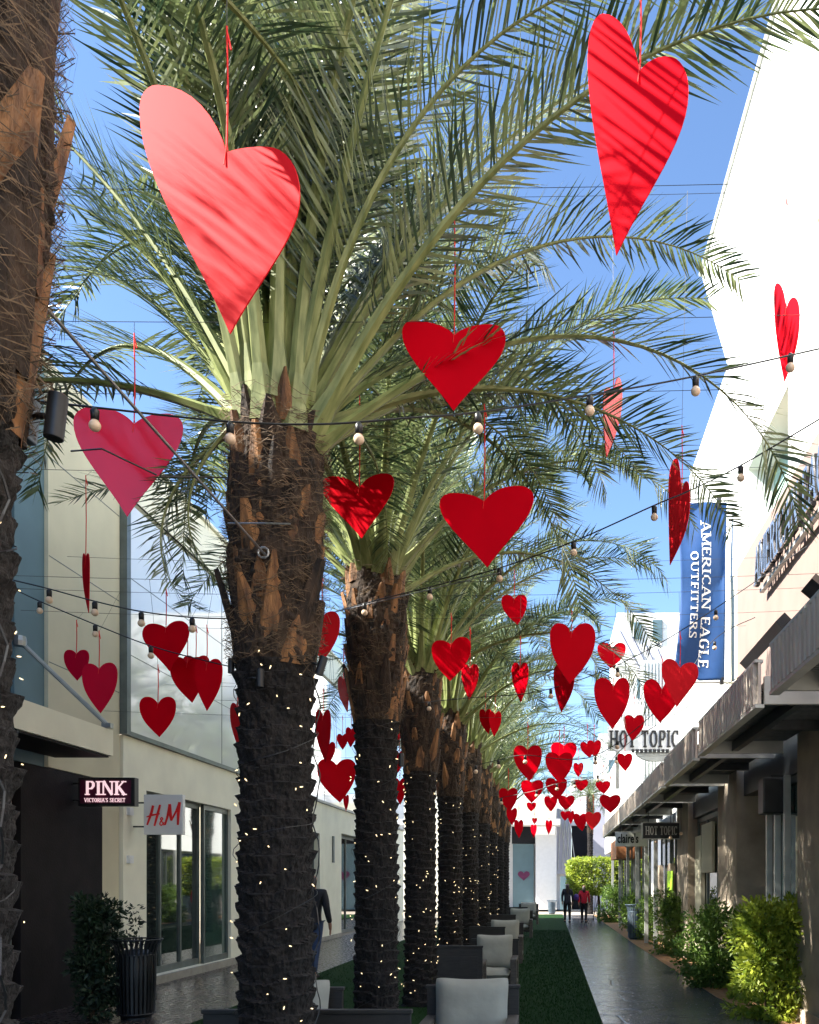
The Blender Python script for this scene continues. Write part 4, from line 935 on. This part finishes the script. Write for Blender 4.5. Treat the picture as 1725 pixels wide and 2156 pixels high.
spot('two-ended grey cylinder spotlight on the shaggy palm at the left edge', P(118, 878, 2.6), .50, tilt=.12)
spot('small black spotlight jutting left from the thick trunk', P(487, 1402, 5.25), .34, True, mt='black', box=False)
spot('black spotlight on the right side of the thick trunk', P(677, 1402, 5.2), .44, mt='black', tilt=.3, box=False)
spot('grey spotlight on the front of the thick trunk above the mini lights', P(548, 1428, 5.03), .40, mt='black', box=False)
spot('black spotlight on the second trunk', P(845, 1600, 8.7), .5, mt='black', box=False)

# ------------------------------------------------------------------ seats
def pillow(w, h, d, name, parent, loc, rot=(0, 0, 0), m='cushion'):
    mb = MB(); n = 14; vs = []; rn = random.Random(int(w*100+h*7))
    for side in (1, -1):
        for j in range(n+1):
            for i in range(n+1):
                u, v = i/n*2-1, j/n*2-1; e = max(0, (1-u**4)*(1-v**4))**.5
                cr = 1-.07*abs(u*v)**5; px = u*w/2*(1-.07*(1-v*v))*cr; pz = v*h/2*(1-.10*(1-u*u))*cr
                vs.append((px, -side*d/2*e*(1+.12*noise.noise(Vector((u*2, v*2, w)))), pz))
    fs = []
    for s_ in range(2):
        b = s_*(n+1)**2
        for j in range(n):
            for i in range(n):
                q = (b+j*(n+1)+i, b+j*(n+1)+i+1, b+(j+1)*(n+1)+i+1, b+(j+1)*(n+1)+i); fs.append(q if s_ == 0 else q[::-1])
    mb.raw(vs, fs); o = mb.obj(name, m, parent, True, loc=loc); o.rotation_euler = rot
    return o
def lounge(label, x, y, w=.78, face=1, fm='frame', cush=1):
    g = thing('lounge_chair', label, 'chair', (x, y, 0), 0 if face > 0 else PI, 'lounge seats in the row on the turf')
    hw = w/2
    # local: front toward -Y (camera)
    for s_ in (-1, 1):
        mb = MB(); x0, x1 = (s_*hw, s_*(hw-.09)); mb.box((x0, -.72, .0), (x1, -.64, .53)); mb.box((x0, -.08, 0), (x1, 0, .53)); mb.box((x0, -.74, .531), (x1*1.0, .02, .58)); mb.box((x0, -.639, .18), (x1, -.081, .24)); mb.obj('arm', 'woodgrey', g, bevel=.008)
    mb = MB(); mb.box((-hw+.091, -.70, .2), (hw-.091, -.03, .27)); mb.obj('seat', fm, g)
    mb = MB(); mb.box((-hw+.0, .021, .25), (hw-.0, .07, .80)); mb.box((-hw-.01, .015, .801), (hw+.01, .08, .83)); mb.box((-hw+.06, .071, .35), (hw-.06, .08, .68)); mb.obj('backrest', fm, g, bevel=.008)
    pillow(w-.2, .66, .16, 'seat_cushion', g, (0, -.37, .34), (PI/2, 0, 0))
    if cush: pillow(w-.14, .56, .26, 'back_cushion', g, (0, -.09, .64), (-.18, 0, 0))
    return g
TT = -.02
lounge('lounge chair with a plump grey cushion nearest the camera at bottom centre', -.66, 7.45)
lounge('lounge chair mostly hidden behind the thick trunk, one pale cushion edge showing', -2.12, 7.3)
lounge('sofa seen from behind across the bottom of the photo', -1.67, 6.1, w=1.42, face=-1, cush=0)
lounge('dark backed chair turned away, beside the second cushion from the front', -1.30, 12.2, w=.72, face=-1, cush=0)
lounge('lounge chair with the second nearest pale cushion', -.86, 13.6, w=.72)
lounge('dark backed chair turned away, third trunk gap', -1.25, 17.4, w=.7, face=-1, cush=0)
lounge('lounge chair with the third nearest pale cushion', -.98, 19.0, w=.78)
lounge('dark backed chair turned away, just before the fourth cushion', -1.3, 24.0, w=.7, face=-1, cush=0)
lounge('lounge chair with the fourth nearest pale cushion', -.95, 27.4, w=.78)
lounge('dark backed chair turned away, farthest of its kind', -1.2, 31.3, w=.75, face=-1, cush=0)
lounge('farthest lounge chair, its cushion small beside the end of the turf', -.9, 36, w=.8)

# ------------------------------------------------------------------ bins
def bin_(label, x, y, m, h=1.0, r=.225):
    g = thing('litter_bin', label, 'litter bin', (x, y, 0)); 
    mb = MB(); n = 28
    for k in range(n):
        a = 2*PI*k/n; o = Vector((math.cos(a), math.sin(a), 0)); tg = Vector((-o.y, o.x, 0)); pr = [(r*.93, .06), (r, h*.5), (r, h*.80), (r*1.12, h*.92), (r*1.34, h*.985)]
        for (r0, z0), (r1, z1) in zip(pr[:-1], pr[1:]):
            p = [o*r0-tg*.015+Vector((0, 0, z0)), o*r0+tg*.015+Vector((0, 0, z0)), o*r1+tg*.015+Vector((0, 0, z1)), o*r1-tg*.015+Vector((0, 0, z1))]
            mb.prism(p, o*.006)
    mb.obj('slats', m, g)
    mb = MB()
    for z, rr in ((.07, r*.96), (h*.8, r*1.0), (h*.99, r*1.34)): mb.tube([(rr*math.cos(2*PI*k/32), rr*math.sin(2*PI*k/32), z) for k in range(33)], .011, 6)
    mb.obj('rim', m, g, True)
    mb = MB(); mb.lathe([(.001, .03), (r*.82, .03), (r*.86, h*.8), (r*.6, h*.86), (r*.55, h*.8), (.001, h*.78)], (0, 0, 0), 24); mb.obj('liner', 'black', g, True)
    mb = MB(); mb.lathe([(.001, .0), (r*.8, 0), (r*.8, .03), (.001, .031)], (0, 0, 0), 24); mb.obj('foot', m, g)
bin_('dark slatted litter bin by the glass shopfront at left', -5.17, 11.0, 'black', 1.0)
bin_('blue grey slatted litter bin on the right edge of the walk between shrubs', 2.52, 26.3, 'bluebin', 1.05)
bin_('small distant litter bin before the white far wall', .06, 47.5, 'bluebin', .75, .2)

# ------------------------------------------------------------------ shrubs
def shrub(label, x, y, sx, sy, h, m, n, leaf=.055, seed=1, stems=7, round_=False, z0=0.0, cat='shrub', name='shrub', droop=.3):
    g = thing(name, label, cat, (x, y, 0)); rn = random.Random(seed)
    mb = MB()
    cl = []
    for k in range(60):
        while True:
            u, v, ww = rn.uniform(-1, 1), rn.uniform(-1, 1), rn.random()
            rad = (u*u+v*v)**.5
            if rad < 1 and (not round_ or u*u+v*v+(2*ww-1)**2 < 1.1): break
        bul = .72+.28*math.sin(PI*min(1, ww*1.15+.1))
        cl.append(Vector((u*sx/2*bul, v*sy/2*bul, z0+.05+(h-z0-.1)*ww)))
    for k in range(n):
        c = rn.choice(cl); rr = rn.uniform(.5, 1.0)*min(sx, sy)*.24
        d = Vector((rn.gauss(0, 1), rn.gauss(0, 1), rn.gauss(0, 1))).normalized()
        p = c+d*rr; 
        if p.z < .02: p.z = .02+rn.random()*.1
        ax = (d+Vector((0, 0, rn.uniform(-droop, .5)))+Vector((rn.gauss(0, .4), rn.gauss(0, .4), rn.gauss(0, .3)))).normalized()
        sd_ = ax.cross(Vector((rn.gauss(0, 1), rn.gauss(0, 1), rn.gauss(0, 1)))).normalized(); ln = leaf*rn.uniform(.7, 1.4); ww = ln*.2
        mb.face([p, p+ax*ln*.45+sd_*ww, p+ax*ln, p+ax*ln*.45-sd_*ww])
    mb.obj('foliage', m, g)
    mb = MB()
    for k in range(stems):
        a = rn.random()*6.28; c = rn.choice(cl); b = Vector((math.cos(a)*sx*.12, math.sin(a)*sy*.12, 0)); mb.tube([b, b.lerp(c, .5)+Vector((0, 0, .05)), c], [.014, .01, .006], 5)
    mb.obj('stem', 'stem', g)
    return g
shrub('bright yellow green shrub nearest the camera at lower right', 2.75, 11.0, .98, .9, 1.4, 'leafy', 9500, .085, 3)
shrub('mid green round shrub behind the yellow green one', 2.66, 14.4, 1.0, .95, 1.25, 'leafy2', 9000, .075, 4)
shrub('tall green shrub before the far tan pillar, beside the bin', 2.92, 20.6, .9, .9, 1.5, 'leafy2', 7000, .075, 5)
shrub('dark shrub right beside the blue grey bin', 2.9, 26.0, .7, .8, 1.25, 'leafy2', 3000, .08, 6)
shrub('green shrub under the clipped block of foliage', 2.55, 37.5, .95, .9, 1.5, 'leafy2', 3500, .1, 7)
shrub('small leafy plant against the dark posts behind the bin', 2.8, 30.5, .8, .8, 1.3, 'leafy2', 2600, .1, 17)
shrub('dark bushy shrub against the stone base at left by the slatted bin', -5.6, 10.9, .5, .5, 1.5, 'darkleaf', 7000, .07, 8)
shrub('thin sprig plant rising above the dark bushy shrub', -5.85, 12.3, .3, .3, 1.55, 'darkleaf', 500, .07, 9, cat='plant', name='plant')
shrub('yellow green grass tuft at the foot of the right wall', 2.98, 12.9, .6, .6, .35, 'leafy', 1500, .1, 19, cat='plant', name='plant')
# clipped block tree
g = shrub('clipped block of light green foliage on a short trunk at the far end', 2.15, 39.8, 2.5, 2.2, 2.85, 'leafy', 100, .1, 11, z0=1.2, cat='tree', name='clipped_tree')
ch = [c for c in g.children if c.name.startswith('foliage')][0]; rn = random.Random(4); mb = MB()
for k in range(16000):
    u, v, ww = rn.uniform(-1, 1), rn.uniform(-1, 1), rn.uniform(-1, 1); mxx = max(abs(u)**3+abs(v)**3, abs(ww)**3); f = rn.uniform(.84, 1.0)
    q = (abs(u)**6+abs(v)**6+abs(ww)**6)**(1/6); p = Vector((u/q*1.42*f, v/q*1.05*f, 1.98+ww/q*.82*f)); p += Vector((noise.noise(p*3), noise.noise(p*3+Vector((9, 0, 0))), noise.noise(p*3+Vector((0, 9, 0)))))*.1
    ax = Vector((rn.gauss(0, 1), rn.gauss(0, 1), rn.gauss(0, 1))).normalized(); sd_ = ax.orthogonal().normalized(); ln = .11*rn.uniform(.7, 1.3)
    mb.face([p, p+ax*ln*.5+sd_*ln*.28, p+ax*ln, p+ax*ln*.5-sd_*ln*.28])
ch.data = mb.mesh('foliage', 'leafy')
mb = MB(); mb.tube([(0, 0, 0), (.03, 0, .6), (0, 0, 1.4)], [.08, .06, .05], 8); mb.obj('trunk', 'stem', g)

# ------------------------------------------------------------------ people
def skinned(name, verts, edges, radii, matn, parent, sub=2, rootv=0):
    me = bpy.data.meshes.new(name); me.from_pydata([tuple(v) for v in verts], edges, []); o = bpy.data.objects.new(name, me); COL.objects.link(o)
    sk = o.modifiers.new('skin', 'SKIN'); sk.use_smooth_shade = True
    lay = me.skin_vertices[0] if me.skin_vertices else None
    if lay is None:
        bpy.context.view_layer.objects.active = o; bpy.ops.mesh.customdata_skin_add(); lay = me.skin_vertices[0]
    for i, r_ in enumerate(radii): lay.data[i].radius = (r_, r_) if not isinstance(r_, tuple) else r_; lay.data[i].use_root = (i == rootv)
    sb = o.modifiers.new('sub', 'SUBSURF'); sb.levels = sub; sb.render_levels = sub
    bpy.context.view_layer.update()
    m2 = bpy.data.meshes.new_from_object(o.evaluated_get(bpy.context.evaluated_depsgraph_get())); m2.name = name
    bpy.data.objects.remove(o); m2.materials.clear(); m2.materials.append(M[matn])
    m2.polygons.foreach_set('use_smooth', [True]*len(m2.polygons))
    return place(name, m2, parent)
def person(label, x, y, H_, rz, top, legs_, hair_len, stride=.22, coat=0, female=True):
    g = thing('person', label, 'person', (x, y, 0), rz); s = H_/1.7; V = Vector
    # skeleton, facing +Y (walking away)
    pel = V((0, 0, .92)); wst = V((0, .0, 1.08)); cst = V((0, 0, 1.28)); nb_ = V((0, .0, 1.43)); hd0 = V((0, .02, 1.50)); hd1 = V((0, .03, 1.60)); hd2 = V((0, .02, 1.67))
    sh = .17 if female else .20; vs = [pel, wst, cst, nb_, hd0, hd1, hd2]; rs = [.10, .09, .115, .06, .055, .085, .055]; ed = [(0, 1), (1, 2), (2, 3), (3, 4), (4, 5), (5, 6)]
    def add(p, r_, frm): vs.append(V(p)); rs.append(r_); ed.append((frm, len(vs)-1)); return len(vs)-1
    hands = []
    for sg in (-1, 1):
        a = add((sg*sh, 0, 1.39), .055, 2); b = add((sg*(sh+.05), -.02*sg, 1.12), .043, a); ywr = .10*sg*(1 if sg > 0 else 1); c = add((sg*(sh+.06), ywr, .88), .03, b)
        pm = add((sg*(sh+.06), ywr+.02, .81), .03, c)
        for f, (dx, ln) in enumerate(((-.022, .07), (-.008, .08), (.007, .075), (.02, .06))):
            k1 = add((sg*(sh+.06), ywr+.02+dx, .77), .009, pm); add((sg*(sh+.055), ywr+.03+dx, .77-ln), .008, k1)
        add((sg*(sh+.04), ywr+.055, .775), .009, pm)
        h_ = add((sg*.09, 0, .86), .095, 0); st = stride*sg*-.5; kn = add((sg*.09, st*.6+.03, .48), .06, h_); an = add((sg*.09, st, .09), .04, kn); add((sg*.10, st+.12, .035), .032, an)
    sc = [v*s for v in vs]; rr = [q*s for q in rs]
    skinned('body', sc, ed, rr, 'skin', g)
    # clothing shells
    def sub(idx_pts, edges, radii, m, nm): skinned(nm, [p*s for p in idx_pts], edges, [q*s for q in radii], m, g, 2)
    tp = [V((0, 0, .87-coat)), wst, cst, V((0, 0, 1.42))]; te = [(0, 1), (1, 2), (2, 3)]; tr = [.165+coat*.2, .14, .165, .085]
    for sg in (-1, 1):
        i = len(tp); ywr = .10*sg; tp += [V((sg*sh, 0, 1.39)), V((sg*(sh+.05), -.02*sg, 1.12)), V((sg*(sh+.06), ywr, .89))]; tr += [.07, .057, .043]; te += [(2, i), (i, i+1), (i+1, i+2)]
    sub(tp, te, tr, top, 'jacket')
    lp = [V((0, 0, .98))]; lr = [.13]; le = []
    for sg in (-1, 1):
        i = len(lp); st = stride*sg*-.5; lp += [V((sg*.09, 0, .84)), V((sg*.09, st*.6+.03, .48)), V((sg*.09, st, .10))]; lr += [.105, .072, .05 if female else .065]; le += [(0, i), (i, i+1), (i+1, i+2)]
    sub(lp, le, lr, legs_, 'trousers')
    for sg in (-1, 1):
        st = stride*sg*-.5; mb = MB(); mb.box((sg*.09-.045, st-.06, 0), (sg*.09+.045, st+.2, .08)); o = mb.obj('shoe', 'blackcloth', g, True, bevel=.03); o.scale = (s, s, s)
    hp = [V((0, .0, 1.64)), V((0, -.03, 1.58)), V((0, -.06, 1.48-hair_len*.3)), V((0, -.08, 1.45-hair_len))]; sub(hp, [(0, 1), (1, 2), (2, 3)], [.075, .098, .085, .05], 'hair', 'hair')
    # face features (on the far side) as one small part
    mb = MB()
    for sg in (-1, 1): mb.lathe([(.001, -.01), (.012, 0), (.001, .01)], (sg*.032*s, .112*s, 1.605*s), 8)
    mb.obj('eyes', 'hair', g, True)
    return g
person('woman in a dark jacket walking at the far end, left of the one in red', .70, 37.2, 1.68, .1, 'navycloth', 'blackcloth', .22, coat=.12)
person('woman in a red top and black trousers walking at the far end', 1.40, 37.2, 1.60, -.05, 'redcloth', 'blackcloth', .12, coat=.08)
person('man in a dark hoodie and blue jeans walking half hidden behind the thick trunk', -4.22, 15.6, 1.86, -.1, 'navycloth', 'jeans', .02, stride=.4, coat=.14, female=False)
mb = MB(); mb.lathe([(.001, 0), (.1, .01), (.12, .12), (.09, .24), (.03, .27), (.001, .27)], (0, 0, 0), 12); g = mb.obj('bag', mat('purple_cloth', (.08, .03, .20), .7), None, True, loc=(1.08, 37.15, .95)); tag(g, 'small purple bag carried between the two women', 'bag')
# heart sticker in the far window
pts = []
for k in range(40):
    t_ = 2*PI*k/40; hx = 16*math.sin(t_)**3; hz = 13*math.cos(t_)-5*math.cos(2*t_)-2*math.cos(3*t_)-math.cos(4*t_); pts.append(Vector((hx*.022, 0, hz*.020)))
mb = MB(); mb.prism(pts, (0, .01, 0)); o = mb.obj('heart_decal', mat('purple_vinyl', (.10, .01, .06), .5), pn); o.location = P(1103, 1843, 51.95)-be.location
